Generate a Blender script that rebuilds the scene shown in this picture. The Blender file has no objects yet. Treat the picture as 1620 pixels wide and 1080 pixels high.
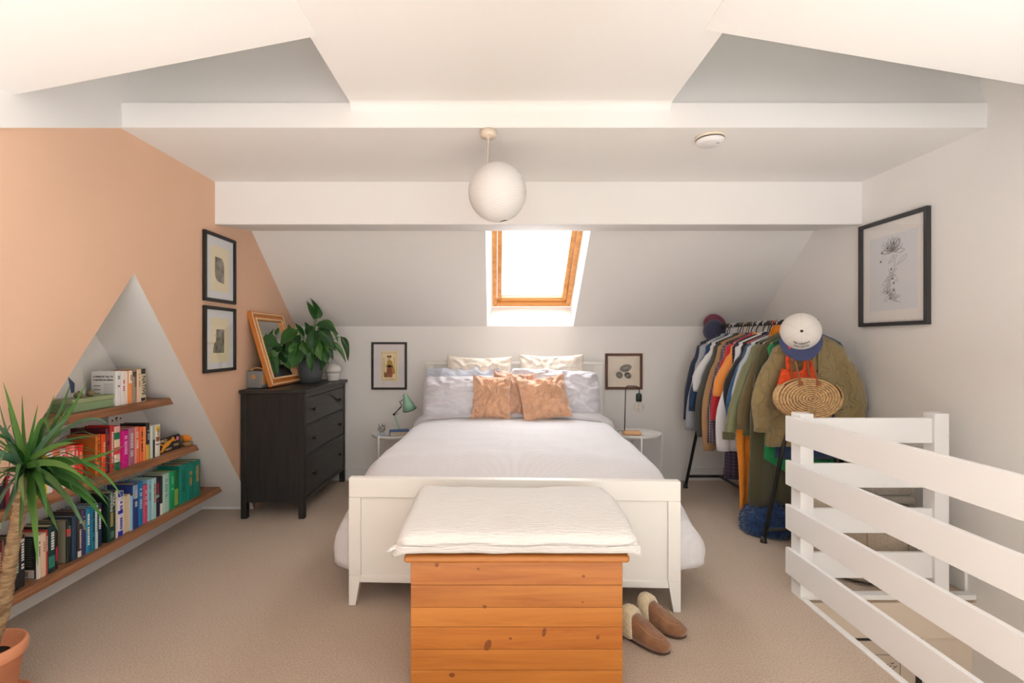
import bpy, bmesh, math, random
from mathutils import Vector, Matrix, Euler, noise

# ------------------------------------------------------------------ camera, sky, lights, exposure
SC = bpy.context.scene
C = SC.collection
PI = math.pi
cam_data = bpy.data.cameras.new('camera')
cam = bpy.data.objects.new('camera', cam_data)
C.objects.link(cam)
cam.location = (0, 0, 1.34)
cam.rotation_euler = (PI / 2, 0, 0)
cam_data.sensor_width = 36
cam_data.lens = 17.49
cam_data.shift_x = 27 / 1620
cam_data.clip_start = 0.03
SC.camera = cam

world = bpy.data.worlds.new('overcast_sky')
SC.world = world
world.use_nodes = True
bg = world.node_tree.nodes['Background']
bg.inputs[0].default_value = (0.90, 0.95, 1.0, 1)
bg.inputs[1].default_value = 2.6


def area(name, loc, aim, w, h, power, col=(1, 1, 1), spread=PI):
    l = bpy.data.lights.new(name, 'AREA')
    l.shape = 'RECTANGLE'
    l.size, l.size_y, l.energy, l.color, l.spread = w, h, power, col, spread
    o = bpy.data.objects.new(name, l)
    C.objects.link(o)
    o.location = loc
    o.rotation_euler = (Vector(aim) - Vector(loc)).to_track_quat('-Z', 'Y').to_euler()
    return o


# daylight through the dormer window behind the camera, through the skylight, plus added fills for the ceiling panels and the stairwell
area('dormer_daylight', (0.3, -1.52, 1.55), (0.3, 3, 1.3), 2.6, 1.3, 13, (0.94, 0.975, 1.0))
area('panel_fill_left', (-0.5, -0.7, 0.7), (-1.5, 1.1, 2.4), 0.3, 0.3, 6, (0.93, 0.97, 1.0), math.radians(64))  # added unseen fill, brightens the left ceiling panel
area('panel_fill_right', (0.7, -0.7, 0.7), (1.8, 1.1, 2.4), 0.3, 0.3, 6, (0.93, 0.97, 1.0), math.radians(64))  # same added fill for the right ceiling panel
area('skylight_daylight', (0.37, 5.02, 2.35), (0.37, 4.0, 1.15), 0.8, 0.9, 46, (0.96, 0.98, 1.0))
area('stairwell_fill', (2.05, 1.0, -0.35), (2.1, 2.6, -0.7), 0.5, 0.5, 3.0, (1, 0.9, 0.78))  # added warm fill so the stairwell walls are not too dark
sun = bpy.data.lights.new('sun_through_dormer', 'SUN')
sun.energy, sun.angle, sun.color = 74, math.radians(3), (0.70, 0.86, 1.0)
suno = bpy.data.objects.new('sun_through_dormer', sun)
C.objects.link(suno)
suno.rotation_euler = Vector((0, math.cos(math.radians(41)), -math.sin(math.radians(41)))).to_track_quat('-Z', 'Y').to_euler()

SC.view_settings.view_transform = 'Standard'
SC.view_settings.look = 'None'
SC.view_settings.exposure = 0.22
SC.view_settings.gamma = 1.0
SC.view_settings.use_curve_mapping = False

# ------------------------------------------------------------------ helpers
RND = random.Random(7)


def lin(c):
    out = []
    for v in c[:3]:
        v = v / 255.0
        out.append(v / 12.92 if v <= 0.04045 else ((v + 0.055) / 1.055) ** 2.4)
    return tuple(out) + (1.0,)


MATS = {}


def mat(name, rgb, rough=0.6, metal=0.0, var=0.0, vscale=8.0, bump=0.0, bscale=60.0, stretch=None, sheen=0.0,
        rgb2=None, band=None, spec=0.5, trans=0.0, emit=None):
    """procedural principled material: base colour broken up by noise, fine relief from noise or bands"""
    if name in MATS:
        return MATS[name]
    m = bpy.data.materials.new(name)
    m.use_nodes = True
    nt = m.node_tree
    p = nt.nodes['Principled BSDF']
    p.inputs['Roughness'].default_value = rough
    p.inputs['Metallic'].default_value = metal
    p.inputs['Specular IOR Level'].default_value = spec
    if sheen:
        p.inputs['Sheen Weight'].default_value = sheen
        p.inputs['Sheen Roughness'].default_value = 0.5
    if trans:
        p.inputs['Transmission Weight'].default_value = trans
    base = lin(rgb)
    p.inputs['Base Color'].default_value = base
    tc = nt.nodes.new('ShaderNodeTexCoord')
    mp = nt.nodes.new('ShaderNodeMapping')
    nt.links.new(tc.outputs['Object'], mp.inputs['Vector'])
    if stretch:
        mp.inputs['Scale'].default_value = stretch
    if var or rgb2:
        nz = nt.nodes.new('ShaderNodeTexNoise')
        nz.inputs['Scale'].default_value = vscale
        nz.inputs['Detail'].default_value = 5
        nt.links.new(mp.outputs[0], nz.inputs['Vector'])
        mx = nt.nodes.new('ShaderNodeMix')
        mx.data_type = 'RGBA'
        c2 = lin(rgb2) if rgb2 else tuple(max(0, v * (1 - var)) for v in base[:3]) + (1,)
        c1 = base if rgb2 else tuple(min(1, v * (1 + var * 0.6)) for v in base[:3]) + (1,)
        mx.inputs[6].default_value = c1
        mx.inputs[7].default_value = c2
        rp = nt.nodes.new('ShaderNodeValToRGB')
        rp.color_ramp.elements[0].position = 0.35
        rp.color_ramp.elements[1].position = 0.65
        nt.links.new(nz.outputs['Fac'], rp.inputs['Fac'])
        nt.links.new(rp.outputs[0], mx.inputs[0])
        nt.links.new(mx.outputs[2], p.inputs['Base Color'])
    if bump:
        bp = nt.nodes.new('ShaderNodeBump')
        bp.inputs['Strength'].default_value = bump
        bp.inputs['Distance'].default_value = 0.01
        if band:
            wv = nt.nodes.new('ShaderNodeTexWave')
            wv.bands_direction = band
            wv.inputs['Scale'].default_value = bscale
            wv.inputs['Distortion'].default_value = 1.0
            wv.inputs['Detail'].default_value = 2
            wv.inputs['Detail Scale'].default_value = 0.6
            nt.links.new(mp.outputs[0], wv.inputs['Vector'])
            nt.links.new(wv.outputs['Fac'], bp.inputs['Height'])
        else:
            nb = nt.nodes.new('ShaderNodeTexNoise')
            nb.inputs['Scale'].default_value = bscale
            nb.inputs['Detail'].default_value = 4
            nt.links.new(mp.outputs[0], nb.inputs['Vector'])
            nt.links.new(nb.outputs['Fac'], bp.inputs['Height'])
        nt.links.new(bp.outputs[0], p.inputs['Normal'])
    if emit:
        p.inputs['Emission Color'].default_value = lin(rgb)
        p.inputs['Emission Strength'].default_value = emit
    MATS[name] = m
    return m


def wood(name, rgb, rgb2, axis='Y', scale=3.0, rough=0.45, ring=9.0, knots=False):
    """wood grain along the given object axis; optional dark knots"""
    if name in MATS:
        return MATS[name]
    m = mat(name, rgb, rough)
    nt = m.node_tree
    p = nt.nodes['Principled BSDF']
    mp = [n for n in nt.nodes if n.type == 'MAPPING'][0]
    st = {'X': (0.06, 1, 1), 'Y': (1, 0.06, 1), 'Z': (1, 1, 0.06)}[axis]
    mp.inputs['Scale'].default_value = tuple(s * scale for s in st)
    nz = nt.nodes.new('ShaderNodeTexNoise')
    nz.inputs['Scale'].default_value = ring
    nz.inputs['Detail'].default_value = 8
    nz.inputs['Roughness'].default_value = 0.65
    nz.inputs['Distortion'].default_value = 0.6
    nt.links.new(mp.outputs[0], nz.inputs['Vector'])
    rp = nt.nodes.new('ShaderNodeValToRGB')
    e = rp.color_ramp.elements
    e[0].position, e[0].color = 0.33, lin(rgb2)
    e[1].position, e[1].color = 0.62, lin(rgb)
    nt.links.new(nz.outputs['Fac'], rp.inputs['Fac'])
    out = rp.outputs[0]
    oi = nt.nodes.new('ShaderNodeObjectInfo')
    hs = nt.nodes.new('ShaderNodeHueSaturation')
    mr = nt.nodes.new('ShaderNodeMapRange')
    mr.inputs['To Min'].default_value = 0.92
    mr.inputs['To Max'].default_value = 1.06
    nt.links.new(oi.outputs['Random'], mr.inputs['Value'])
    nt.links.new(mr.outputs[0], hs.inputs['Value'])
    nt.links.new(out, hs.inputs['Color'])
    nt.links.new(hs.outputs[0], p.inputs['Base Color'])
    bp = nt.nodes.new('ShaderNodeBump')
    bp.inputs['Strength'].default_value = 0.12
    bp.inputs['Distance'].default_value = 0.004
    nt.links.new(nz.outputs['Fac'], bp.inputs['Height'])
    nt.links.new(bp.outputs[0], p.inputs['Normal'])
    return m


def plaid(name, base, c2, c3, scale=11.0):
    """woven check: two crossed sets of bands over a base colour"""
    m = mat(name, base, 0.85)
    nt = m.node_tree
    p = nt.nodes['Principled BSDF']
    mp = [n for n in nt.nodes if n.type == 'MAPPING'][0]
    last = None
    for d, col, sc, lo in (('X', c2, scale, .55), ('Z', c2, scale, .55), ('X', c3, scale * 1.0, .93), ('Z', c3, scale * 1.0, .93), ('Y', c2, scale, .55)):
        wv = nt.nodes.new('ShaderNodeTexWave')
        wv.bands_direction = d
        wv.inputs['Scale'].default_value = sc
        nt.links.new(mp.outputs[0], wv.inputs['Vector'])
        rp = nt.nodes.new('ShaderNodeValToRGB')
        rp.color_ramp.interpolation = 'CONSTANT'
        rp.color_ramp.elements[0].color = (0, 0, 0, 1)
        rp.color_ramp.elements[1].position = lo
        rp.color_ramp.elements[1].color = (.55, .55, .55, 1)
        nt.links.new(wv.outputs['Fac'], rp.inputs['Fac'])
        mx = nt.nodes.new('ShaderNodeMix')
        mx.data_type = 'RGBA'
        nt.links.new(rp.outputs[0], mx.inputs[0])
        if last is None:
            mx.inputs[6].default_value = lin(base)
        else:
            nt.links.new(last, mx.inputs[6])
        mx.inputs[7].default_value = lin(col)
        last = mx.outputs[2]
    nt.links.new(last, p.inputs['Base Color'])
    return m


def glass_mat(name, tint=(1, 1, 1, 1), gloss=0.06):
    m = bpy.data.materials.new(name)
    m.use_nodes = True
    nt = m.node_tree
    nt.nodes.clear()
    out = nt.nodes.new('ShaderNodeOutputMaterial')
    tr = nt.nodes.new('ShaderNodeBsdfTransparent')
    tr.inputs[0].default_value = tint
    gl = nt.nodes.new('ShaderNodeBsdfGlossy')
    gl.inputs['Roughness'].default_value = 0.03
    lw = nt.nodes.new('ShaderNodeLayerWeight')
    lw.inputs[0].default_value = 0.25
    mt = nt.nodes.new('ShaderNodeMath')
    mt.operation = 'MULTIPLY_ADD'
    mt.inputs[1].default_value = 0.15
    mt.inputs[2].default_value = gloss
    nt.links.new(lw.outputs['Fresnel'], mt.inputs[0])
    mx = nt.nodes.new('ShaderNodeMixShader')
    nt.links.new(mt.outputs[0], mx.inputs[0])
    nt.links.new(tr.outputs[0], mx.inputs[1])
    nt.links.new(gl.outputs[0], mx.inputs[2])
    nt.links.new(mx.outputs[0], out.inputs[0])
    MATS[name] = m
    return m


class MB:
    """collects shapes into one mesh"""

    def __init__(self):
        self.v, self.f = [], []

    def quad(self, *pts):
        n = len(self.v)
        self.v += [tuple(p) for p in pts]
        self.f.append(tuple(range(n, n + len(pts))))
        return self

    def box(self, x0, x1, y0, y1, z0, z1):
        n = len(self.v)
        self.v += [(x0, y0, z0), (x1, y0, z0), (x1, y1, z0), (x0, y1, z0), (x0, y0, z1), (x1, y0, z1), (x1, y1, z1), (x0, y1, z1)]
        self.f += [tuple(n + i for i in q) for q in ((0, 3, 2, 1), (4, 5, 6, 7), (0, 1, 5, 4), (1, 2, 6, 5), (2, 3, 7, 6), (3, 0, 4, 7))]
        return self

    def hexa(self, lo, hi):
        """two quads (4 points each, same winding) joined into a solid"""
        n = len(self.v)
        self.v += [tuple(p) for p in lo] + [tuple(p) for p in hi]
        k = len(lo)
        self.f.append(tuple(n + i for i in reversed(range(k))))
        self.f.append(tuple(n + k + i for i in range(k)))
        for i in range(k):
            j = (i + 1) % k
            self.f.append((n + i, n + j, n + k + j, n + k + i))
        return self

    def rings(self, rings, cap0=True, cap1=True, closed=True):
        n = len(self.v)
        k = len(rings[0])
        for r in rings:
            self.v += [tuple(p) for p in r]
        for a in range(len(rings) - 1):
            for i in range(k if closed else k - 1):
                j = (i + 1) % k
                self.f.append((n + a * k + i, n + a * k + j, n + (a + 1) * k + j, n + (a + 1) * k + i))
        if cap0:
            self.f.append(tuple(n + i for i in reversed(range(k))))
        if cap1:
            self.f.append(tuple(n + (len(rings) - 1) * k + i for i in range(k)))
        return self

    def lathe(self, prof, n=24, c=(0, 0, 0), cap0=True, cap1=True, axis='Z'):
        rs = []
        for r, z in prof:
            ring = []
            for i in range(n):
                a = 2 * PI * i / n
                p = (r * math.cos(a), r * math.sin(a), z)
                if axis == 'X':
                    p = (p[2], p[0], p[1])
                elif axis == 'Y':
                    p = (p[1], p[2], p[0])
                ring.append((c[0] + p[0], c[1] + p[1], c[2] + p[2]))
            rs.append(ring)
        return self.rings(rs, cap0, cap1)

    def tube(self, pts, r, n=8, caps=True):
        pts = [Vector(p) for p in pts]
        rs = r if isinstance(r, (list, tuple)) else [r] * len(pts)
        up = Vector((0, 0, 1))
        t0 = (pts[1] - pts[0]).normalized()
        if abs(t0.dot(up)) > 0.95:
            up = Vector((1, 0, 0))
        rings = []
        for i, p in enumerate(pts):
            t = (pts[min(i + 1, len(pts) - 1)] - pts[max(i - 1, 0)]).normalized()
            a = up - t * up.dot(t)
            if a.length < 1e-6:
                a = Vector((0, 1, 0))
            a.normalize()
            b = t.cross(a)
            up = a
            rings.append([p + (a * math.cos(2 * PI * k / n) + b * math.sin(2 * PI * k / n)) * rs[i] for k in range(n)])
        return self.rings(rings, caps, caps)

    def grid(self, fn, nu, nv):
        n = len(self.v)
        for j in range(nv + 1):
            for i in range(nu + 1):
                self.v.append(tuple(fn(i / nu, j / nv)))
        for j in range(nv):
            for i in range(nu):
                a = n + j * (nu + 1) + i
                self.f.append((a, a + 1, a + nu + 2, a + nu + 1))
        return self

    def build(self, name, m, parent=None, smooth=False, bevel=0.0, segs=2, loc=None, rot=None, solid=0.0, subsurf=0, weld=False, kind=None):
        me = bpy.data.meshes.new(name)
        me.from_pydata(self.v, [], self.f)
        bm = bmesh.new()
        bm.from_mesh(me)
        if weld:
            bmesh.ops.remove_doubles(bm, verts=bm.verts, dist=1e-4)
        bmesh.ops.recalc_face_normals(bm, faces=bm.faces)
        bm.to_mesh(me)
        bm.free()
        if smooth:
            me.polygons.foreach_set('use_smooth', [True] * len(me.polygons))
        me.materials.append(m)
        o = bpy.data.objects.new(name, me)
        C.objects.link(o)
        if bevel:
            b = o.modifiers.new('b', 'BEVEL')
            b.width, b.segments, b.limit_method = bevel, segs, 'ANGLE'
            b.angle_limit = math.radians(40)
            if not smooth:
                me.polygons.foreach_set('use_smooth', [True] * len(me.polygons))
                b.harden_normals = True
        if solid:
            s = o.modifiers.new('s', 'SOLIDIFY')
            s.thickness = solid
            s.offset = 0
        if subsurf:
            s = o.modifiers.new('u', 'SUBSURF')
            s.levels = s.render_levels = subsurf
        if parent:
            o.parent = parent
        if loc:
            o.location = loc
        if rot:
            o.rotation_euler = rot
        if kind:
            o['kind'] = kind
        return o


def box(name, x0, x1, y0, y1, z0, z1, m, parent=None, bevel=0.0, **k):
    return MB().box(x0, x1, y0, y1, z0, z1).build(name, m, parent, bevel=bevel, **k)


def tag(o, label, cat, group=None, kind=None):
    o['label'] = label
    o['category'] = cat
    if group:
        o['group'] = group
    if kind:
        o['kind'] = kind
    return o


def thing(name, label, cat, loc=(0, 0, 0), rot=(0, 0, 0), group=None):
    o = bpy.data.objects.new(name, None)
    o.empty_display_size = 0.05
    C.objects.link(o)
    o.location = loc
    o.rotation_euler = rot
    return tag(o, label, cat, group)


def struct(o):
    o['kind'] = 'structure'
    return o


def dup(root, loc, label, rot=None, group=None):
    r = root.copy()
    C.objects.link(r)
    r.location = loc
    if rot:
        r.rotation_euler = rot
    r['label'] = label
    if group:
        r['group'] = group
    for ch in list(root.children):
        c = ch.copy()
        C.objects.link(c)
        c.parent = r
        for g in list(ch.children):
            d = g.copy()
            C.objects.link(d)
            d.parent = c
    return r


def words(text, size, m, parent, loc, rot, name='lettering', align='CENTER', sx=1.0, bold=0.0, shear=0.0):
    """flat printed lettering on a surface"""
    cu = bpy.data.curves.new(name, 'FONT')
    cu.body = text
    cu.size = size
    cu.align_x = align
    cu.align_y = 'CENTER'
    cu.offset = bold
    cu.shear = shear
    cu.extrude = 0.0002
    cu.resolution_u = 3
    cu.materials.append(m)
    tmp = bpy.data.objects.new(name, cu)
    me = bpy.data.meshes.new_from_object(tmp)
    bpy.data.objects.remove(tmp)
    bpy.data.curves.remove(cu)
    if not me.materials:
        me.materials.append(m)
    o = bpy.data.objects.new(name, me)
    C.objects.link(o)
    o.parent = parent
    o.location = loc
    o.rotation_euler = rot
    o.scale = (sx, 1, 1)
    return o


# ------------------------------------------------------------------ materials of the room
WHITE = mat('white_paint', (240, 236, 232), 0.75, bump=0.05, bscale=140)
WHITE_T = mat('white_gloss', (238, 236, 232), 0.35)
PEACH = mat('peach_paint', (229, 187, 157), 0.8, bump=0.05, bscale=140, var=0.02, vscale=2)
CARPET = mat('beige_carpet', (210, 187, 164), 0.95, rgb2=(180, 155, 132), vscale=150, bump=0.8, bscale=170, sheen=0.3)
OAK = wood('oak_shelf', (174, 120, 84), (124, 80, 50), 'Y', 3.0, 0.5)
PINE = wood('orange_pine', (194, 122, 50), (170, 97, 34), 'X', 3.2, 0.38, ring=7)
BLACK = mat('black_frame', (30, 28, 28), 0.45)

# ------------------------------------------------------------------ the setting
XL, XR, YB, YF, XA = -1.93, 2.53, 4.81, -1.6, -2.34
ZC, ZK = 2.44, 1.487

# floor with the stair opening
fl = MB()
for x0, x1, y0, y1 in ((XA - .06, 1.617, YF - .1, 2.63), (XA - .06, XR + .1, 2.63, YB + .1)):
    fl.box(x0, x1, y0, y1, -0.22, 0)
struct(fl.build('floor', CARPET))
struct(box('floor_downstairs', 1.2, XR + .1, YF - .1, 5.0, -2.7, -2.6, CARPET))
LWALL = mat('stairwell_paint', (222, 205, 186), 0.8, bump=.04, bscale=120)
struct(box('wall_stairwell_left', 1.50, 1.62, YF - .1, 2.63, -2.6, -0.22, LWALL))
struct(box('wall_stairwell_end', 1.50, XR, 2.64, 2.76, -2.6, -0.22, LWALL))
st = MB()
for i in range(12):
    st.box(1.63, XR, -1.4 + i * .23, -1.4 + (i + 1) * .23, -2.6, -0.20 * (i + 1))
struct(st.build('stairs', CARPET, bevel=.01))
# trim round the stair opening
struct(box('trim_1', 1.588, 1.619, YF, 2.66, -0.02, 0.008, WHITE_T, bevel=.003))
struct(box('trim_2', 1.619, XR, 2.612, 2.66, -0.018, 0.008, WHITE_T, bevel=.003))
struct(box('trim_3', 1.64, XR, 2.618, 2.64, -0.22, -0.035, LWALL))

# left wall with the triangular alcove
AP = (2.66, 1.705)
AR, AL = 3.99, 1.33
wl = MB()
wl.quad(*[(XL, y, z) for y, z in ((YF, 0), (AL, 0), AP, (AR, 0), (YB, 0), (YB, ZK), (3.945, 2.217), (3.6, 2.5), (2.9, 3.2), (YF, 3.2))])
wo = wl.build('wall_left', PEACH)
struct(wo)
al = MB()
al.quad((XL, AR, 0), (XA, AR, 0), (XA, AP[0], AP[1]), (XL, AP[0], AP[1]))
al.quad((XL, AL, 0), (XA, AL, 0), (XA, AP[0], AP[1]), (XL, AP[0], AP[1]))
al.quad((XA, AL, 0), (XA, AR, 0), (XA, AP[0], AP[1]))
struct(al.build('wall_alcove', WHITE))
struct(box('baseboard_alcove', XA - .001, XL, AR - .016, AR + .01, 0, 0.115, WHITE_T, bevel=.003)).location.x = 0
# right, back and front walls
struct(box('wall_right', XR, XR + .1, YF - .1, YB + .1, -2.6, 3.2, WHITE))
struct(box('wall_back', XL - .1, XR + .1, YB, YB + .1, 0, ZK, WHITE))
wf = MB()
for x0, x1, z0, z1 in ((XL - .1, -1.15, 0, 3.2), (1.75, XR + .1, 0, 3.2), (-1.15, 1.75, 0, .8), (-1.15, 1.75, 2.2, 3.2)):
    wf.box(x0, x1, YF - .1, YF, z0, z1)
struct(wf.build('wall_front', WHITE))
w2 = MB()
for x0, x1, z0, z1 in ((-1.15, -1.08, .8, 2.2), (1.68, 1.75, .8, 2.2), (-1.08, 1.68, .8, .87), (-1.08, 1.68, 2.13, 2.2), (.27, .33, .87, 2.13)):
    w2.box(x0, x1, YF - .08, YF + .01, z0, z1)
w2o = struct(w2.build('window_2', WHITE_T))
GLASS = glass_mat('window_glass')
box('pane', -1.08, 1.68, YF - .05, YF - .045, .87, 2.13, GLASS, w2o)
struct(box('baseboard_back', XL, XR, YB - .016, YB, 0, 0.11, WHITE_T, bevel=.003))
struct(box('baseboard_right', XR - .016, XR, 2.66, YB, 0, 0.11, WHITE_T, bevel=.003))

# sloped ceiling over the bed with the skylight opening
SX0, SX1 = -.075, .758
sd = Vector((0, -.764, .645))
sn = Vector((0, .645, .764))
lowp = Vector((0, YB, ZK))


def sp(x, t, d=0):
    p = lowp + sd * t + sn * d
    return (x, p.y, p.z)


cs = MB()
for x0, x1 in ((XL - .1, SX0), (SX1, XR + .1)):
    cs.hexa([sp(x0, -.05), sp(x1, -.05), sp(x1, 1.25), sp(x0, 1.25)], [sp(x0, -.05, .3), sp(x1, -.05, .3), sp(x1, 1.25, .3), sp(x0, 1.25, .3)])
struct(cs.build('ceiling_slope', WHITE))
rv = MB()
FX0, FX1 = -.025, .752
rv.quad(sp(SX0, 0), sp(SX0, 1.25), sp(FX0, 1.25, .26), sp(FX0, 0, .26))
rv.quad(sp(SX1, 0), sp(SX1, 1.25), sp(FX1, 1.25, .26), sp(FX1, 0, .26))
rv.quad(sp(SX0, 0), sp(SX1, 0), sp(FX1, 0, .26), sp(FX0, 0, .26))
rv.quad(sp(SX0, 1.24), sp(SX1, 1.24), sp(FX1, 1.24, .26), sp(FX0, 1.24, .26))
struct(rv.build('trim_4', WHITE))
# skylight: frame, sash, glass, ventilation flap line
WPINE = wood('skylight_pine', (233, 172, 104), (205, 138, 70), 'Z', 2.0, 0.35)
WPINEX = wood('skylight_pine_cross', (233, 172, 104), (205, 138, 70), 'X', 2.0, 0.35)
w1 = bpy.data.objects.new('window_1', None)
C.objects.link(w1)
struct(w1)


def slopebar(name, x0, x1, t0, t1, d0, d1, m, bev=.004):
    return MB().hexa([sp(x0, t0, d0), sp(x1, t0, d0), sp(x1, t1, d0), sp(x0, t1, d0)],
                     [sp(x0, t0, d1), sp(x1, t0, d1), sp(x1, t1, d1), sp(x0, t1, d1)]).build(name, m, w1, bevel=bev)


slopebar('frame_stile', FX0, FX0 + .045, 0, 1.2, .262, .34, WPINE)
slopebar('frame_stile', FX1 - .045, FX1, 0, 1.2, .262, .34, WPINE)
slopebar('frame_rail', FX0 + .045, FX1 - .045, 0, .05, .262, .34, WPINEX)
slopebar('frame_rail', FX0 + .045, FX1 - .045, 1.15, 1.2, .262, .34, WPINEX)
slopebar('sash_stile', FX0 + .048, FX0 + .09, .053, 1.147, .285, .35, WPINE)
slopebar('sash_stile', FX1 - .09, FX1 - .048, .053, 1.147, .285, .35, WPINE)
slopebar('sash_rail', FX0 + .09, FX1 - .09, .053, .105, .285, .35, WPINEX)
slopebar('sash_rail', FX0 + .09, FX1 - .09, 1.1, 1.147, .285, .35, WPINEX)
slopebar('gasket', FX0 + .09, FX1 - .09, .105, .109, .31, .33, mat('grey_gasket', (150, 146, 140), .5), 0)
slopebar('pane', FX0 + .09, FX1 - .09, .109, 1.1, .32, .326, GLASS, 0)

# rear beam with its slightly raked soffit, flat ceiling, front beam
struct(MB().hexa([(XL - .1, 3.43, 2.146), (XL - .1, 3.96, 2.219), (XL - .1, 3.96, 2.6), (XL - .1, 3.43, 2.6)],
                 [(XR + .1, 3.43, 2.146), (XR + .1, 3.96, 2.219), (XR + .1, 3.96, 2.6), (XR + .1, 3.43, 2.6)]).build('ceiling_beam', WHITE, bevel=.008))
struct(box('ceiling_flat', XL - .1, XR + .1, 2.62, 3.44, ZC, 2.6, WHITE))
# front beam face: lower lip at the flat ceiling, upper edge at the strip
SL, SR = -.74, .90
fb = MB()
fb.hexa([(XL - .1, 2.56, ZC), (XL - .1, 2.62, ZC), (XL - .1, 2.68, 2.565), (XL - .1, 2.555, 2.565)],
        [(XR + .1, 2.56, ZC), (XR + .1, 2.62, ZC), (XR + .1, 2.68, 2.565), (XR + .1, 2.555, 2.565)])
struct(fb.build('ceiling_front_beam', WHITE))
# central strip between the two hipped recesses, running into the beam in a soft cove
cp = []
R = 0.045
for k in range(9):
    a = k / 8 * PI / 2
    cp.append((2.557 - R + R * math.sin(a), 2.56 - R + R * math.cos(a)))
prof = [(YF, 2.56)] + cp + [(2.557, 2.445), (2.60, 2.445), (2.60, 2.64), (YF, 2.64)]
struct(MB().hexa([(SL, y, z) for y, z in prof], [(SR, y, z) for y, z in prof]).build('ceiling_strip', WHITE))
# recess back walls and closing walls
rc = MB()
for x0, x1 in ((XL - .1, SL), (SR, XR + .1)):
    rc.hexa([(x0, 2.56, 2.56), (x1, 2.56, 2.56), (x1, 2.72, 3.1), (x0, 2.72, 3.1)], [(x0, 2.66, 2.56), (x1, 2.66, 2.56), (x1, 2.82, 3.1), (x0, 2.82, 3.1)])
struct(rc.build('wall_recess_back', WHITE))
rs_ = MB()
rs_.box(SL - .004, SL + .04, 1.9, 2.75, 2.565, 3.12)
rs_.box(SR - .04, SR + .004, 1.9, 2.75, 2.565, 3.12)
struct(rs_.build('wall_recess_side', WHITE))
# side panels falling away from the strip towards the side walls
pl_ = MB()
pl_.hexa([(SL + .03, YF, 2.556), (XL - .1, YF, 2.30), (XL - .1, 1.985, 2.30), (SL + .03, 1.985, 2.556)],
         [(SL + .03, YF, 2.62), (XL - .1, YF, 2.36), (XL - .1, 1.985, 2.36), (SL + .03, 1.985, 2.62)])
struct(pl_.build('ceiling_panel_left', WHITE, bevel=.004))
pr_ = MB()
pr_.hexa([(SR - .085, YF, 2.556), (XR + .1, YF, 2.245), (XR + .1, 1.945, 2.245), (SR - .085, 1.945, 2.556)],
         [(SR - .085, YF, 2.62), (XR + .1, YF, 2.305), (XR + .1, 1.945, 2.305), (SR - .085, 1.945, 2.62)])
struct(pr_.build('ceiling_panel_right', WHITE, bevel=.004))
# raked white bulkheads over the side walls in front of the beam
bk = MB()
bk.hexa([(XL - .02, y, z) for y, z in ((2.56, 2.438), (.6, 1.6), (.6, 3.1), (2.9, 3.1), (2.72, 2.57), (2.56, 2.5))], [(XL + .012, y, z) for y, z in ((2.56, 2.438), (.6, 1.6), (.6, 3.1), (2.9, 3.1), (2.72, 2.57), (2.56, 2.5))])
struct(bk.build('trim_5', WHITE))
struct(box('ceiling_roof', XL - .2, XR + .2, YF - .2, 4.0, 3.1, 3.2, WHITE))

# ------------------------------------------------------------------ bed
def smooth01(t):
    t = max(0.0, min(1.0, t))
    return t * t * (3 - 2 * t)


def nz(x, y, z=0.0):
    return noise.noise(Vector((x, y, z)))


BEDPOS, BEDROT = (.088, 2.497, 0), (0, 0, math.radians(-2.35))
BEDW = mat('white_bed_paint', (238, 234, 226), 0.4)
bed = thing('double_bed', 'white wooden double bed frame with panelled footboard and tapered feet', 'bed', BEDPOS, BEDROT)
W = .832
# footboard: stiles, rails, recessed panel, tapered feet
fbp = thing  # (kept for clarity: parts are plain meshes)
pan = box('footboard_panel', -W + .05, W - .05, .008, .03, .13, .55, BEDW, bed)
box('footboard_rail', -W + .0, W - .0, -.004, .04, .548, .648, BEDW, bed, bevel=.004)
box('footboard_rail', -W + .05, W - .05, 0, .036, .116, .15, BEDW, bed, bevel=.003)
for s in (-1, 1):
    xo, xi = s * W, s * (W - .062)
    xi2 = s * (W - .036)
    lo = [(xo, -.004, 0), (xi2, -.004, 0), (xi2, .04, 0), (xo, .04, 0)]
    hi = [(xo, -.004, .15), (xi, -.004, .15), (xi, .04, .15), (xo, .04, .15)]
    MB().hexa(lo, hi).build('leg', BEDW, bed, bevel=.003)
    box('footboard_stile', min(xo, xi), max(xo, xi), -.004, .04, .15, .548, BEDW, bed, bevel=.003)
    box('side_rail', min(s * .80, s * .775), max(s * .80, s * .775), .036, 2.2, .17, .31, BEDW, bed, bevel=.003)
    box('leg', min(s * W, s * (W - .06)), max(s * W, s * (W - .06)), 2.19, 2.235, 0, .2, BEDW, bed, bevel=.003)
    box('headboard_stile', min(s * W, s * (W - .075)), max(s * W, s * (W - .075)), 2.19, 2.235, .2, 1.125, BEDW, bed, bevel=.003)
box('headboard_rail', -W - .005, W + .005, 2.185, 2.24, 1.12, 1.145, BEDW, bed, bevel=.004)
box('headboard_panel', -W + .07, W - .07, 2.2, 2.225, .2, 1.12, BEDW, bed)
for k in range(1, 9):
    x = -W + .075 + k * (2 * W - .15) / 9
    box('headboard_slat', x - .082, x - .003 + .0, 2.194, 2.2, .3, 1.12, BEDW, bed, bevel=.002)
box('slat_base', -.775, .775, .04, 2.19, .25, .28, BEDW, bed)
MATTR = mat('mattress_fabric', (232, 228, 224), .9)
mt = MB().box(-.765, .765, .06, 2.17, .28, .57).build('mattress', MATTR, None, bevel=.05, segs=3)
tag(mt, 'white mattress lying in the white bed frame under the duvet', 'mattress')
mt.location, mt.rotation_euler = BEDPOS, BEDROT

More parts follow.
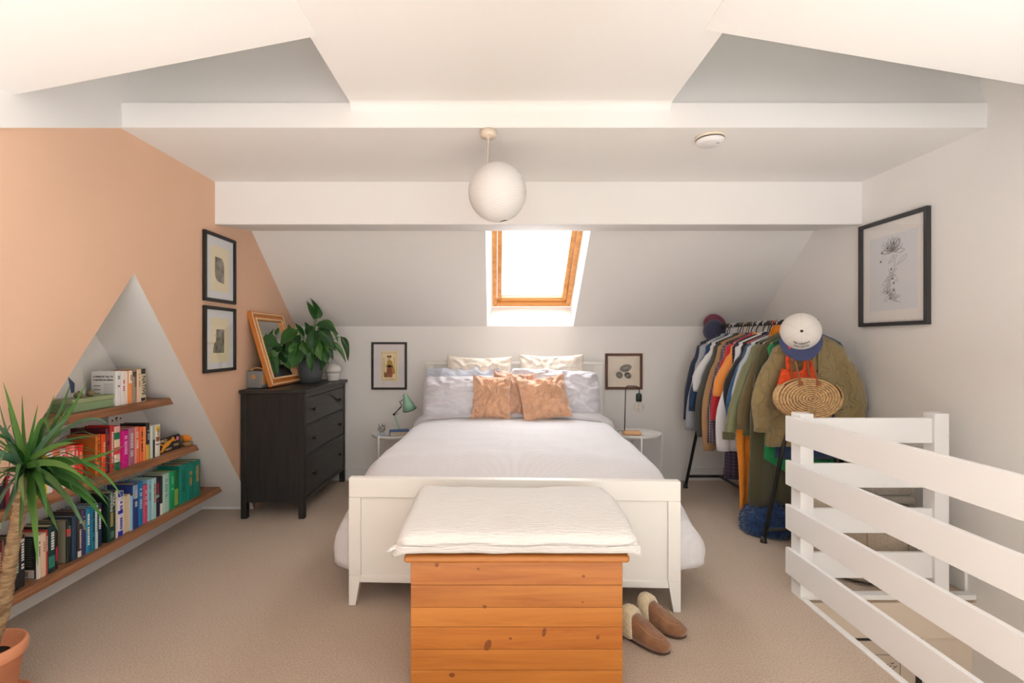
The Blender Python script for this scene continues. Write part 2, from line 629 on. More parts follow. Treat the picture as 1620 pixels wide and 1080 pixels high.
# duvet: arc across the bed, hanging at both sides, folded back at the head
SHEET = mat('pale_lilac_cotton', (226, 222, 224), .85, bump=.35, bscale=42, band='X', sheen=.2)
SHEET2 = mat('shaded_fold_cotton', (212, 208, 212), .85, bump=.12, bscale=60, sheen=.2)  # the fold's shading is put into this darker colour


def duvet_pt(a, v, hang=1.0):
    """a in -1..1 across the bed, v along the bed from the footboard"""
    s = 1 if a >= 0 else -1
    q = abs(a)
    fv = smooth01((1.15 - v) / 1.0)                        # fuller towards the foot
    head = smooth01((v - 1.15) / .6)
    top = .672 - .10 * smooth01((.40 - v) / .36) + .012 * nz(a * 2.2, v * 2.4)
    if q < .70:
        t = q / .70
        u = t * .72
        z = top + .012 * (1 - t * t) - .012 * t ** 4
    elif q < .84:
        t = (q - .70) / .14
        ang = t * PI / 2
        u = .72 + .125 * math.sin(ang)
        z = top - .012 - .125 * (1 - math.cos(ang))
    else:
        t = (q - .84) / .16
        drop = (.27 - .06 * head) * hang
        bulge = (.085 if s < 0 else .135) * fv
        u = .845 + bulge * math.sin(min(1, t * 1.15) * PI * .62) + .018 * fv * math.sin(v * 17 + s) * t - .06 * head * t
        z = top - .137 - drop * t + .02 * math.sin(v * 9 + 1.3 * s) * t
    if v < .11 and q > .84:                                # the hanging corner closes round the mattress end
        u += (.80 - u) * (1 - smooth01((v - .03) / .08))
    u += .006 * nz(v * 5, q * 6, 3)
    z += .006 * nz(a * 7, v * 6, 9)
    # slight pull creases near the sides
    return Vector((s * u, v, z))


dv = MB().grid(lambda i, j: duvet_pt(i * 2 - 1, .05 + j ** 1.25 * 1.81), 110, 64)
duv = dv.build('duvet', SHEET, None, smooth=True, solid=.022)
tag(duv, 'pale lilac striped duvet covering the double bed and hanging over its sides', 'duvet')
duv.location, duv.rotation_euler = BEDPOS, BEDROT
# turned-back upper edge of the duvet
def fold_pt(i, j):
    a = (i * 2 - 1) * .99
    ang = j * PI * 1.15 - .25
    p = duvet_pt(a, 1.70 + .22 * j)
    rise = .014 + .058 * math.sin(min(1, max(0, j * 1.0)) * PI) ** .6
    n = 1.0 if abs(a) < .72 else .6
    p.z += rise * n + .004 * nz(a * 9, j * 2)
    if abs(a) > .7:
        p.x += math.copysign(.022 * math.sin(j * PI) ** .6, a)
    return p


fo = MB().grid(fold_pt, 96, 14).build('turned_back_edge', SHEET2, duv, smooth=True, solid=.012)


# pillows and cushions
def pillow(name, label, cat, w, h, t, m, loc, lean, yaw=0.0, roll=0.0, seed=1, group=None, pinch=.06, wr=1.0, seam=True, rnd=.0):
    """upright cushion: local x width, z height, y thickness; lean tips the top away from the camera"""
    def pt(sgn):
        def f(i, j):
            x, z = i * 2 - 1, j * 2 - 1
            e = max(0.0, (1 - abs(x) ** 2.6)) ** .55 * max(0.0, (1 - abs(z) ** 2.6)) ** .55
            px = x * w / 2 * (1 - pinch * (1 - z * z) * abs(x) ** 2 * .9)
            pz = z * h / 2 * (1 - pinch * (1 - x * x) * abs(z) ** 2 * .9)
            px *= math.sqrt(1 - rnd * z * z / 2) * (1 + .10 * rnd * (z < 0) * abs(z))
            pz *= math.sqrt(1 - rnd * x * x / 2)
            # sag
            pz -= .03 * h * (1 - x * x) * (z > 0) * z
            r = math.hypot(x, z)
            cre = math.sin(math.atan2(z, x) * 13 + 5 * nz(x * 2, z * 2, seed)) * .012 * wr * smooth01((r - .45) / .5) * e ** .5
            rg_ = max(0.0, .10 - abs(nz(x * 1.9 + z * 1.1, z * 2.3 - x * .8, seed + 2.5))) / .10
            rg2 = max(0.0, .08 - abs(nz(x * 3.1 - z * 1.7, z * 2.9, seed + 8.5))) / .08
            py = sgn * ((.014 * rg_ + .009 * rg2) * wr * e ** .6 + t / 2 * e * (1 + .18 * nz(x * 1.6, z * 1.6, seed))) + (0.013 * wr * nz(x * 4.2, z * 4.2, seed + 5) + cre) * (e > .02)
            return (px, py, pz)
        return f
    b = MB().grid(pt(-1), 64, 54).grid(pt(1), 64, 54)
    o = b.build(name, m, None, smooth=True, weld=True)
    o.location = loc
    o.rotation_euler = (Matrix.Rotation(yaw, 3, 'Z') @ Matrix.Rotation(-lean, 3, 'X') @ Matrix.Rotation(roll, 3, 'Y')).to_euler()
    tag(o, label, cat, group)
    if seam:
        pts = []
        for k in range(61):
            q = k / 60 * 4
            side, f = int(q) % 4, q - int(q)
            x, z = ((-1 + 2 * f, -1), (1, -1 + 2 * f), (1 - 2 * f, 1), (-1, 1 - 2 * f))[side]
            px = x * w / 2 * (1 - pinch * (1 - z * z) * abs(x) ** 2 * .9)
            pz = z * h / 2 * (1 - pinch * (1 - x * x) * abs(z) ** 2 * .9) - .03 * h * (1 - x * x) * (z > 0) * z
            px *= math.sqrt(1 - rnd * z * z / 2) * (1 + .10 * rnd * (z < 0) * abs(z))
            pz *= math.sqrt(1 - rnd * x * x / 2)
            pts.append((px, 0, pz))
        MB().tube(pts, .0035, 5).build('piping', m, o, smooth=True)
    return o


CREAM = mat('cream_linen', (238, 228, 214), .9, bump=.25, bscale=160, sheen=.2)
LILAC = mat('lilac_white_cotton', (224, 222, 228), .85, bump=.12, bscale=120, sheen=.2)
PATT = mat('dotted_blue_white_cotton', (222, 224, 232), .85, rgb2=(192, 200, 216), vscale=95, bump=.1, bscale=90)
PEACHV = mat('peach_velvet', (236, 184, 146), .8, bump=.15, bscale=150, sheen=.9, var=.16, vscale=7)
PEACHV2 = mat('dusty_peach_velvet', (220, 172, 142), .8, bump=.15, bscale=150, sheen=.9, var=.16, vscale=7)
pillow('pillow', 'cream cushion propped against the headboard, on the left', 'pillow', .60, .42, .15, CREAM, (-.145, 4.575, 1.0), .16, 0, .02, 3)
pillow('pillow', 'cream cushion propped against the headboard, on the right', 'pillow', .60, .42, .15, CREAM, (.525, 4.575, 1.015), .16, 0, 0, 11)
pillow('pillow', 'white pillow with blue dotted edge lying behind the left front pillow', 'pillow', .78, .50, .18, PATT, (-.26, 4.50, .90), .42, 0, -.06, 5, wr=1.3, rnd=.35)
pillow('pillow', 'plain pale lilac pillow at the front left of the bed', 'pillow', .80, .42, .25, LILAC, (-.245, 4.36, .855), .38, .06, -.02, 7, wr=1.3, rnd=.4)
pillow('pillow', 'large pale lilac pillow at the right of the bed, creased', 'pillow', .86, .50, .27, LILAC, (.52, 4.41, .875), .42, -.05, .05, 9, wr=1.8, rnd=.45)
pillow('cushion', 'square peach velvet cushion at left of the three', 'cushion', .33, .37, .13, PEACHV, (-.03, 4.22, .872), .25, -.15, 0, 13, wr=1.6)
pillow('cushion', 'dusty peach velvet cushion half hidden between two peach cushions', 'cushion', .36, .38, .12, PEACHV2, (.155, 4.275, .893), .25, .1, .10, 17, wr=1.4)
pillow('cushion', 'peach velvet cushion tipped over at right of the three', 'cushion', .41, .37, .15, PEACHV, (.415, 4.18, .868), .34, .1, -.13, 19, wr=1.8)

# ------------------------------------------------------------------ pine blanket chest with folded throw
ch = thing('blanket_chest', 'orange pine blanket chest standing at the foot of the bed', 'chest', (.083, 1.90, 0))
PINES = [PINE, wood('orange_pine_pale', (198, 126, 54), (174, 102, 36), 'X', 3.0, .38, 6), wood('orange_pine_deep', (190, 117, 47), (165, 92, 32), 'X', 3.4, .38, 8)]
KNOT = mat('pine_knot', (112, 58, 22), .45, rgb2=(150, 82, 30), vscale=90)
hb = [.02, .085, .165, .25, .325, .41, .498]
for k in range(6):
    box('plank', -.4045, .4045, 0, .02, hb[k] + .0006, hb[k + 1] - .0006, PINES[(k * 2 + 1) % 3], ch, bevel=.0012, segs=1)
for s in (-1, 1):
    box('side_board', min(s * .4045, s * .385), max(s * .4045, s * .385), .02, .44, .02, .498, PINES[0], ch, bevel=.002)
box('back_board', -.385, .385, .42, .44, .02, .498, PINES[1], ch)
box('base_board', -.395, .395, .01, .43, 0, .02, PINES[2], ch)
box('lid', -.428, .428, -.022, .46, .502, .53, PINES[1], ch, bevel=.011, segs=4)
for x, z, r, e in ((-.305, .487, .008, 1), (-.147, .472, .005, 1), (.255, .444, .007, .7), (-.122, .328, .008, .8), (.252, .345, .005, .5), (.105, .231, .008, 2.2),
                   (-.11, .181, .014, 1.5), (-.024, .206, .006, .8), (.31, .212, .007, 1.3), (-.247, .067, .012, .7)):
    n = 12
    pts = [(x + r * math.cos(2 * PI * i / n) + .3 * r * math.sin(2 * PI * i / n) * (e > 1.2), -.0006, z + r * e * math.sin(2 * PI * i / n)) for i in range(n)]
    MB().hexa(pts, [(p[0], .001, p[2]) for p in pts]).build('knot', KNOT, ch)

GAUZE = mat('white_muslin', (228, 223, 218), .9, bump=.9, bscale=20, stretch=(1.2, 7, 7), sheen=.2)


def throw_pt(i, j):
    """closed loop j around the folded stack, i across"""
    x = -.455 + .91 * i
    ed = min(i, 1 - i)
    rr = min(1, ed / .05)
    ang = j * 2 * PI
    yc, zc = .21, 0
    ca, sa = math.cos(ang), math.sin(ang)
    p = 3.0 if sa > 0 else 5.0
    ry = .258 * (.90 + .10 * rr)
    yy = math.copysign(abs(ca) ** (2 / p), ca) * ry
    f = (yy + ry) / (2 * ry)
    hgt = (.118 + .035 * f + .012 * nz(i * 3, f * 3, 1)) * (.45 + .55 * math.sqrt(max(0, 1 - (1 - rr) ** 2)))
    zz = (math.copysign(abs(sa) ** (2 / p), sa) + 1) / 2 * hgt
    narrow = 1 + .035 * (1 - f) - .02 * f
    x = x * narrow
    sag = 0
    if abs(x) > .425:
        sag = -.02 * (abs(x) - .425) / .04
    if yy < -.222:
        sag += -.0
    x += .006 * nz(f * 5, i * 2, 4)
    return Vector((x + .0, yc + yy + .008 * nz(i * 6, zz * 9, 2), .532 + zz + max(sag, -.015) * (1 - f * .5) + .004 * nz(i * 8, f * 10, 7) - .0))


tb = MB()
tb.rings([[throw_pt(k / 44, j / 56) for j in range(56)] for k in range(45)])
thr = tb.build('folded_throw', GAUZE, None, smooth=True)
tag(thr, 'thick folded white muslin throw lying on the pine chest', 'blanket')
thr.location = (.083 + .002, 1.90, 0)
ts = MB()
for zf in (.42,):
    ts.tube([(-.452 + .904 * k / 30, -.058 + .004 * math.sin(k * 1.3 + zf * 9), .542 + .085 * zf + .004 * math.sin(k * .6 + zf * 5)) for k in range(31)], .004, 5)
ts.build('fold_edge', GAUZE, thr, smooth=True)
tas = MB().tube([(-.45, -.03, .575), (-.475, -.035, .562), (-.49, -.038, .552)], [.006, .009, .004], 6).build('corner_tassel', GAUZE, thr, smooth=True)

# ------------------------------------------------------------------ slippers
SUEDE = mat('brown_suede', (142, 96, 62), .9, var=.25, vscale=25, bump=.3, bscale=200, sheen=.5)
SOLE = mat('dark_brown_sole', (78, 52, 36), .8)
FLEECE = mat('cream_fleece', (226, 204, 164), .95, var=.1, vscale=60, bump=1.0, bscale=120, sheen=.6)


def slipper(label, heel, toe, flip=1):
    h, t = Vector(heel), Vector(toe)
    d = t - h
    L = d.length
    o = thing('slipper', label, 'slipper', (h.x, h.y, 0), (0, 0, math.atan2(d.y, d.x)), None)

    def half(u):                       # half width along the foot u 0..1 (heel..toe)
        return (.034 + .020 * smooth01(u / .75) * 1.0) * math.sqrt(max(0.0, 1 - (abs(u - .5) / .5) ** 4.5))
    us = [.0, .03, .08, .16, .26, .38, .5, .62, .74, .84, .92, .97, 1.0]
    out = []
    for u in us:
        out.append((u * L, -half(u) - .003 + .006 * flip * math.sin(u * PI)))
    for u in reversed(us):
        out.append((u * L, half(u) + .003 + .006 * flip * math.sin(u * PI)))
    MB().hexa([(x, y, .002) for x, y in out], [(x, y, .019) for x, y in out]).build('sole', SOLE, o, bevel=.004)
    # upper: half tunnel from mid foot to toe
    rings = []
    for u in (.40, .46, .54, .62, .70, .78, .86, .92, .96, .99):
        hgt = .088 - .050 * smooth01((u - .4) / .42) - .016 * smooth01((u - .8) / .2)
        hw = half(u)
        yc = .006 * flip * math.sin(u * PI)
        ring = []
        for k in range(15):
            a = PI * k / 14
            ca = math.cos(a)
            ring.append((u * L - .012 * math.sin(a) * (1 - u), yc - math.copysign(abs(ca) ** .7, ca) * hw, .016 + hgt * math.sin(a) ** .75))
        rings.append(ring)
    MB().rings(rings, False, True, closed=False).build('upper', SUEDE, o, smooth=True, solid=.007)
    # raised apron seam
    pts = []
    for k in range(25):
        a = -PI * .95 / 2 + PI * .95 * k / 24
        u = .46 + .44 * math.cos(a) ** .6 if abs(a) < PI / 2 else .46
        frac = math.sin(a)
        hgt = .088 - .050 * smooth01((u - .4) / .42) - .016 * smooth01((u - .8) / .2)
        hw = half(u)
        yy = frac * .030 * (1.1 if u < .8 else 1)
        ang = math.acos(max(-1, min(1, -(abs(yy / hw) ** (1 / .7)) * (1 if yy > 0 else -1)))) if hw > abs(yy) else PI / 2
        pts.append((u * L, yy + .006 * flip * math.sin(u * PI), .019 + hgt * math.sin(ang) ** .75))
    MB().tube(pts, .0028, 6).build('apron_seam', mat('pale_suede_seam', (176, 128, 88), .9), o, smooth=True)
    # fleece collar roll and insole
    cl = []
    for u, off in ((.285, .004), (.295, .016), (.34, .022), (.40, .022), (.45, .019), (.475, .012), (.478, .003)):
        ring = []
        for k in range(23):
            a = PI * k / 22
            ca = math.cos(a)
            hw = half(u) + off * .6
            hgt = .088 - .050 * smooth01((u - .4) / .42) + off
            ring.append((u * L - .018 * math.sin(a) + .003 * nz(k * .9, u * 30), .006 * flip * math.sin(u * PI) - math.copysign(abs(ca) ** .7, ca) * hw, .018 + hgt * math.sin(a) ** .75 + .003 * nz(k * .8, u * 22, 3)))
        cl.append(ring)
    MB().rings(cl, False, False, closed=False).build('fleece_collar', FLEECE, o, smooth=True, solid=.006)
    ins = [(u * L, (-half(u) + .006)) for u in us[:9]] + [(u * L, (half(u) - .006)) for u in reversed(us[:9])]
    ins = [(x, y + .006 * flip) for x, y in ins]
    MB().hexa([(x, y, .018) for x, y in ins], [(x, y, .027) for x, y in ins]).build('insole', FLEECE, o, bevel=.004)
    hr = [(u * L, y * 1.0) for u, y in [(u, -half(u)) for u in (.32, .22, .14, .07, .03, .008)] + [(u, half(u)) for u in (.008, .03, .07, .14, .22, .32)]]
    MB().tube([(x, y + .006 * flip, .026) for x, y in hr], .009, 7).build('heel_rim', SUEDE, o, smooth=True)
    return o


slipper('brown suede slipper with cream fleece collar, nearest, beside the pine chest', (.545, 2.345), (.748, 2.13), 1)
slipper('brown suede slipper with cream fleece collar, lying behind its pair near the bed foot', (.665, 2.46), (.862, 2.245), -1)

# ------------------------------------------------------------------ bedside tray tables
TRAY = mat('white_metal', (236, 234, 230), .4)


def tray_table(label, loc, legs_rot):
    o = thing('tray_table', label, 'side table', loc, (0, 0, legs_rot))
    r = .212
    MB().lathe([(0.0, .505), (r - .012, .505), (r - .004, .509), (r, .531), (r - .004, .532), (r - .010, .512), (0, .511)], 40, cap0=False, cap1=False).build('tray', TRAY, o, smooth=True)
    for k in range(4):
        a = PI / 4 + k * PI / 2
        x, y = (r + .004) * math.cos(a), (r + .004) * math.sin(a)
        MB().tube([(x, y, 0), (x, y, .534)], .0075, 8).build('leg', TRAY, o, smooth=True)
    for k in range(2):
        a = PI / 4 + k * PI / 2
        c, s = (r + .004) * math.cos(a), (r + .004) * math.sin(a)
        MB().tube([(c, s, .498), (-c, -s, .498)], .006, 6).build('cross_bar', TRAY, o)
        MB().tube([(c, s, .012), (-c, -s, .012)], .006, 6).build('cross_bar', TRAY, o)
    return o


tray_table('round white metal tray table at the left of the bed, mint lamp on it', (-.885, 4.44, 0), .25)
tray_table('round white metal tray table at the right of the bed, black lamp on it', (1.262, 4.43, 0), .70)
TT = .512
# mint desk lamp with sprung arm
MINT = mat('mint_enamel', (150, 200, 170), .3)
STEEL = mat('dark_steel', (60, 60, 60), .4, metal=.6)
lm = thing('desk_lamp', 'mint green desk lamp with sprung arm on the left bedside table', 'lamp', (-.862, 4.50, TT))
MB().lathe([(0, 0), (.05, 0), (.05, .012), (.012, .02), (.012, .03), (0, .03)], 24).build('base', MINT, lm, smooth=True)
J0, J1, J2 = (0, 0, .03), (-.05, 0, .17), (.02, 0, .245)
for dx in (-.006, .006):
    MB().tube([(J0[0] + dx, 0, J0[2]), (J1[0] + dx, 0, J1[2])], .003, 6).build('lower_arm', MINT, lm)
    MB().tube([(J1[0], dx, J1[2]), (J2[0], dx, J2[2] + dx)], .003, 6).build('upper_arm', STEEL, lm)
MB().tube([J1, (-.035, 0, .195), (-.01, 0, .18), (-.045, 0, .165)], .003, 6).build('elbow_spring', STEEL, lm)
MB().lathe([(0, -.012), (.011, -.012), (.011, .012), (0, .012)], 12, c=J1, axis='Y').build('joint', STEEL, lm)
MB().tube([J2, (.0, 0, .285), (.03, 0, .30), (.06, 0, .29)], .004, 6).build('neck', STEEL, lm)
sh = MB().lathe([(0, .15), (.016, .15), (.02, .135), (.024, .12), (.03, .10), (.045, .06), (.062, 0), (.060, 0), (.043, .058), (.026, .1), (.0, .12)], 28, cap0=False, cap1=False)
sho = sh.build('lamp_shade', MINT, lm, smooth=True, loc=(.092, -.01, .215), rot=(.25, .33, 0))
sho.rotation_euler = (.2, -.26, 0)
MB().lathe([(.061, -.002), (.0635, -.002), (.0635, .003), (.061, .003)], 28, cap0=False, cap1=False).build('rim', STEEL, sho, smooth=True)
MB().lathe([(0, .05), (.02, .045), (.026, .03), (.02, .012), (0, .006)], 14).build('bulb', mat('frosted_bulb', (245, 240, 230), .4), sho, smooth=True)
# blue books and trinkets on the left table
bb = thing('book', 'thick blue paperback lying on the left bedside table', 'book', (-.845, 4.40, TT), (0, 0, .25))
BLUE = mat('blue_cover', (52, 104, 168), .5)
PAGES = mat('book_pages', (226, 208, 180), .9, bump=.5, bscale=110, band='Z', stretch=(1, 1, 1))
MB().box(-.085, .085, -.06, .06, 0, .004).box(-.085, .085, -.06, .06, .040, .044).box(-.085, -.081, -.06, .06, .004, .040).build('cover', BLUE, bb)
box('pages', -.081, .081, -.056, .056, .0045, .0395, PAGES, bb)
b2 = thing('book', 'slim pale blue notebook under the lamp on the left bedside table', 'book', (-.98, 4.34, TT), (0, 0, -.5))
MB().box(-.05, .05, -.035, .035, 0, .002).box(-.05, .05, -.035, .035, .010, .012).box(-.05, -.047, -.035, .035, .002, .010).build('cover', mat('pale_blue_cover', (176, 200, 220), .5), b2)
box('pages', -.047, .047, -.032, .032, .0025, .0095, PAGES, b2)
ck = thing('alarm_clock', 'small silver twin bell alarm clock on the left bedside table', 'clock', (-1.015, 4.47, TT))
CHR = mat('chrome', (200, 200, 200), .2, metal=1)
MB().lathe([(0, -.015), (.03, -.015), (.032, 0), (.03, .018), (0, .018)], 24, c=(0, 0, .042), axis='Y').build('body', CHR, ck, smooth=True)
MB().lathe([(0, -.0165), (.026, -.0165), (.026, -.015), (0, -.015)], 24, c=(0, 0, .042), axis='Y').build('dial', mat('clock_dial', (60, 58, 56), .5, rgb2=(200, 196, 190), vscale=60), ck)
for s in (-1, 1):
    MB().lathe([(0, .022), (.01, .018), (.014, .008), (.015, 0), (0, 0)], 14, c=(s * .016, 0, .072)).build('bell', CHR, ck, smooth=True)
    MB().tube([(s * .014, 0, .016), (s * .022, 0, 0)], .003, 6).build('foot', CHR, ck)
# black arched lamp with globe bulb
LAMPB = mat('black_metal', (28, 28, 28), .45)
bl = thing('table_lamp', 'black arched table lamp with bare globe bulb on the right bedside table', 'lamp', (1.14, 4.42, TT))
box('wooden_base', -.005, .155, -.04, .04, 0, .035, wood('pale_beech', (226, 178, 130), (204, 150, 104), 'X', 3, .45), bl, bevel=.012, segs=3)
pp = [(.012, 0, .033), (.016, 0, .20), (.020, 0, .39), (.022, 0, .41), (.030, 0, .427), (.045, 0, .433), (.105, 0, .431), (.125, 0, .426), (.138, 0, .412), (.142, 0, .395), (.142, 0, .37)]
MB().tube(pp, .0045, 8).build('arm', LAMPB, bl, smooth=True)
MB().lathe([(0, .37), (.008, .37), (.024, .362), (.026, .355), (.026, .298), (.022, .295), (0, .295)], 20, c=(.138, 0, 0)).build('lamp_holder', mat('dark_green_metal', (40, 52, 48), .4), bl, smooth=True)
gb = []
for k in range(15):
    a = PI * k / 14
    gb.append((max(.0, .048 * math.sin(a)), .248 - .05 * -math.cos(a) * -1))
gb = [(.012, .296)] + [(.047 * math.sin(a), .246 + .047 * math.cos(a)) for a in [PI * (.12 + .88 * k / 14) for k in range(15)]]
BULBG = glass_mat('bulb_glass', (1, .985, .96, 1), .08)
gbo = MB().lathe(gb, 24, c=(.138, 0, 0), cap0=False, cap1=False).build('globe_bulb', BULBG, bl, smooth=True)
fil = [(.138 + .016 * math.cos(t * 2.2), .016 * math.sin(t * 2.2), .285 - .008 * t) for t in range(9)]
MB().tube(fil, .0012, 5).build('filament', mat('brass', (190, 150, 80), .3, metal=1), gbo)
MB().tube([(.138, 0, .30), (.138, 0, .215)], .003, 6).build('filament_stem', BULBG, gbo)
cordm = mat('black_cord', (24, 24, 24), .6)
cd = MB().tube([(0, 0, .033), (-.02, .10, .02), (.02, .24, -.05), (.05, .28, -.25), (.06, .31, -.46)], .003, 6).build('cord', cordm, bl)

# ------------------------------------------------------------------ black chest of drawers
EBON = wood('black_brown_wood', (52, 50, 48), (34, 33, 32), 'Y', 3, .42, 12)
EBONX = wood('black_brown_wood_shaded', (40, 38, 36), (24, 23, 22), 'Z', 3, .5, 12)  # darker copy of the wood, shade of the side faces put into the colour
dr = thing('chest_of_drawers', 'black brown wooden chest of three drawers standing against the peach wall', 'chest of drawers', (-1.685, 4.27, 0))
DX0, DX1, DY0, DY1, DT = -.235, .245, -.515, .515, .975
box('top', DX0 - .005, DX1 + .018, DY0 - .02, DY1 + .02, DT - .028, DT, EBON, dr, bevel=.004)
for x in (DX0, DX1 - .045):
    for y in (DY0, DY1 - .045):
        box('leg', x, x + .045, y, y + .045, 0, DT - .028, EBONX, dr, bevel=.003)
for y in (DY0 + .008, DY1 - .02):
    box('side_panel', DX0 + .045, DX1 - .045, y, y + .012, .123, DT - .028, EBONX, dr)
box('back_panel', DX0 + .01, DX0 + .02, DY0 + .045, DY1 - .045, .123, DT - .028, EBONX, dr)
box('bottom_panel', DX0 + .02, DX1 - .03, DY0 + .03, DY1 - .03, .125, .135, EBONX, dr)
fy0, fy1 = DY0 + .045, DY1 - .045
for z0, z1 in ((.912, DT - .028), (.688, .702), (.455, .469), (.118, .150)):
    box('front_rail', DX1 - .03, DX1 - .002, fy0, fy1, z0, z1, EBON, dr, bevel=.002)
KN = mat('black_knob', (38, 36, 36), .25)
for z0, z1 in ((.706, .908), (.473, .684), (.154, .451)):
    d = box('drawer', DX1 - .025, DX1 - .004, fy0 + .003, fy1 - .003, z0, z1, EBON, dr, bevel=.0015)
    for y in (-.335, .31):
        zc = (z0 + z1) / 2
        MB().lathe([(0, .032), (.010, .031), (.0145, .026), (.0145, .022), (.007, .014), (.006, 0), (.010, -.003), (0, -.003)], 16, c=(DX1 - .004, y, zc), axis='X').build('knob', KN, d, smooth=True)

# things on the chest of drawers
DZ = DT
rd = thing('radio', 'small grey retro radio with carrying strap on the black chest of drawers', 'radio', (-1.86, 3.90, DZ), (0, 0, -.12))
RG = mat('grey_radio_case', (132, 132, 130), .6)
bod = box('body', -.06, .06, -.055, .055, .004, .135, RG, rd, bevel=.008, segs=3)
TANL = mat('tan_leather', (206, 160, 108), .6)
for s in (-1, 1):
    MB().lathe([(0, .012), (.012, .012), (.014, 0), (0, 0)], 16, c=(0.052 * s, 0, .136)).build('strap_stud', TANL, rd, smooth=True)
MB().hexa([(-.066, -.009, .10), (-.066, .009, .10), (-.062, .009, .10), (-.062, -.009, .10)], [(-.060, -.009, .145), (-.060, .009, .145), (-.054, .009, .14), (-.054, -.009, .14)]).build('strap_end', TANL, rd)
MB().tube([(-.06, 0, .14), (-.03, 0, .155), (0, 0, .16), (.03, 0, .155), (.06, 0, .14)], .006, 6).build('carrying_strap', TANL, rd, smooth=True)
MB().lathe([(0, -.059), (.018, -.059), (.02, -.055), (0, -.055)], 20, c=(.0, 0, .09), axis='Y').build('tuning_knob', TANL, rd, smooth=True)
MB().tube([(-.02, -.058, .09), (.016, -.064, .1)], .005, 6).build('dial_pointer', TANL, rd)
box('speaker_grille', .0595, .0615, -.04, .04, .03, .11, TANL, rd)
MB().box(-.0615, -.0595, -.04, .04, .02, .09).build('rear_cover', mat('dark_grey_case', (96, 96, 96), .6), rd)

# mirror leaning against the wall: local y along the wall, z up its face, tilted back
mi = thing('mirror', 'leaning mirror in a carved orange wood frame on the black chest of drawers', 'mirror', (-1.765, 4.175, DZ + .002), (0, math.radians(-16.5), 0))
MW, MH, FW = .60, .62, .072
ORW = wood('orange_wood_frame', (220, 136, 58), (190, 100, 34), 'Z', 4, .35)
GOLD = mat('pale_carved_gilding', (240, 200, 150), .3)


def mitre(name, pts, depth, m, parent, bev=.006):
    return MB().hexa([(0, y, z) for y, z in pts], [(depth, y, z) for y, z in pts]).build(name, m, parent, bevel=bev)


h = MW / 2
for pts in ([(-h, 0), (h, 0), (h - FW, FW), (-h + FW, FW)], [(-h, MH), (h, MH), (h - FW, MH - FW), (-h + FW, MH - FW)],
            [(-h, 0), (-h, MH), (-h + FW, MH - FW), (-h + FW, FW)], [(h, 0), (h, MH), (h - FW, MH - FW), (h - FW, FW)]):
    mitre('frame', pts, .032, ORW, mi)
box('glass', .016, .018, -h + FW - .004, h - FW + .004, FW - .004, MH - FW + .004, mat('mirror_silver', (238, 240, 238), .015, metal=1), mi)
box('back_board', .001, .008, -h + .01, h - .01, .01, MH - .01, mat('brown_board', (110, 80, 56), .8), mi)
rope = MB()


def ropeseg(a, b, r, pitch):
    a, b = Vector(a), Vector(b)
    n = int((b - a).length / pitch)
    d = (b - a) / n
    side = Vector((1, 0, 0)).cross(d.normalized())
    for k in range(n):
        c = a + d * (k + .5)
        q = d * .62
        rope.tube([c - q + side * r * .7, c, c + q - side * r * .7], [r * .45, r, r * .45], 6)


e = FW - .012
for rr_, inset in ((.009, FW - .012), (.008, .016)):
    y0, y1, z0, z1 = -h + inset, h - inset, inset, MH - inset
    for a, b in (((y0, z0), (y1, z0)), ((y0, z1), (y1, z1)), ((y0, z0), (y0, z1)), ((y1, z0), (y1, z1))):
        ropeseg((.034, a[0], a[1]), (.034, b[0], b[1]), rr_, .016)
rope.build('rope_carving', GOLD, mi, smooth=True, kind='stuff')
MB().tube([(.01, 0, MH - .002), (.01, -.008, MH + .012), (.01, .008, MH + .016), (.01, 0, MH - .002)], .002, 5).build('hanging_ring', KN, mi)

# white mushroom shaped jar
jr = thing('ceramic_jar', 'white ceramic jar with a domed lid at the far end of the black chest', 'jar', (-1.515, 4.66, DZ))
CER = mat('white_ceramic', (236, 230, 222), .35)
MB().lathe([(0, 0), (.048, 0), (.052, .006), (.056, .04), (.057, .068), (.050, .072), (0, .072)], 32).build('body', CER, jr, smooth=True)
MB().lathe([(0, .073), (.060, .073), (.070, .086), (.073, .104), (.068, .126), (.052, .143), (.028, .152), (0, .154)], 32).build('lid', CER, jr, smooth=True)
MB().lathe([(0, .152), (.010, .153), (.012, .162), (.006, .168), (0, .169)], 16).build('lid_knob', CER, jr, smooth=True)

# ------------------------------------------------------------------ alcove shelves
def tri_y(z):
    return AP[0] + (AP[1] - z) / 1.28, AP[0] - (AP[1] - z) / 1.283


for z, lab in ((.975, 'short oak shelf high up in the triangular alcove, white paperbacks on it'),
               (.612, 'oak shelf halfway up the triangular alcove, red and orange books on it'),
               (.228, 'long oak shelf at the bottom of the triangular alcove, dark and blue books on it')):
    a1, a0 = tri_y(z)
    b1, b0 = tri_y(z - .045)
    pr = [(a0 + .004, z), (a1 - .004, z), (b1 - .004, z - .045), (b0 + .004, z - .045)]
    o = MB().hexa([(-2.338, y, zz) for y, zz in pr], [(-2.105, y, zz) for y, zz in pr]).build('shelf', OAK, None, bevel=.004)
    tag(o, lab, 'shelf', 'oak shelves in the alcove')

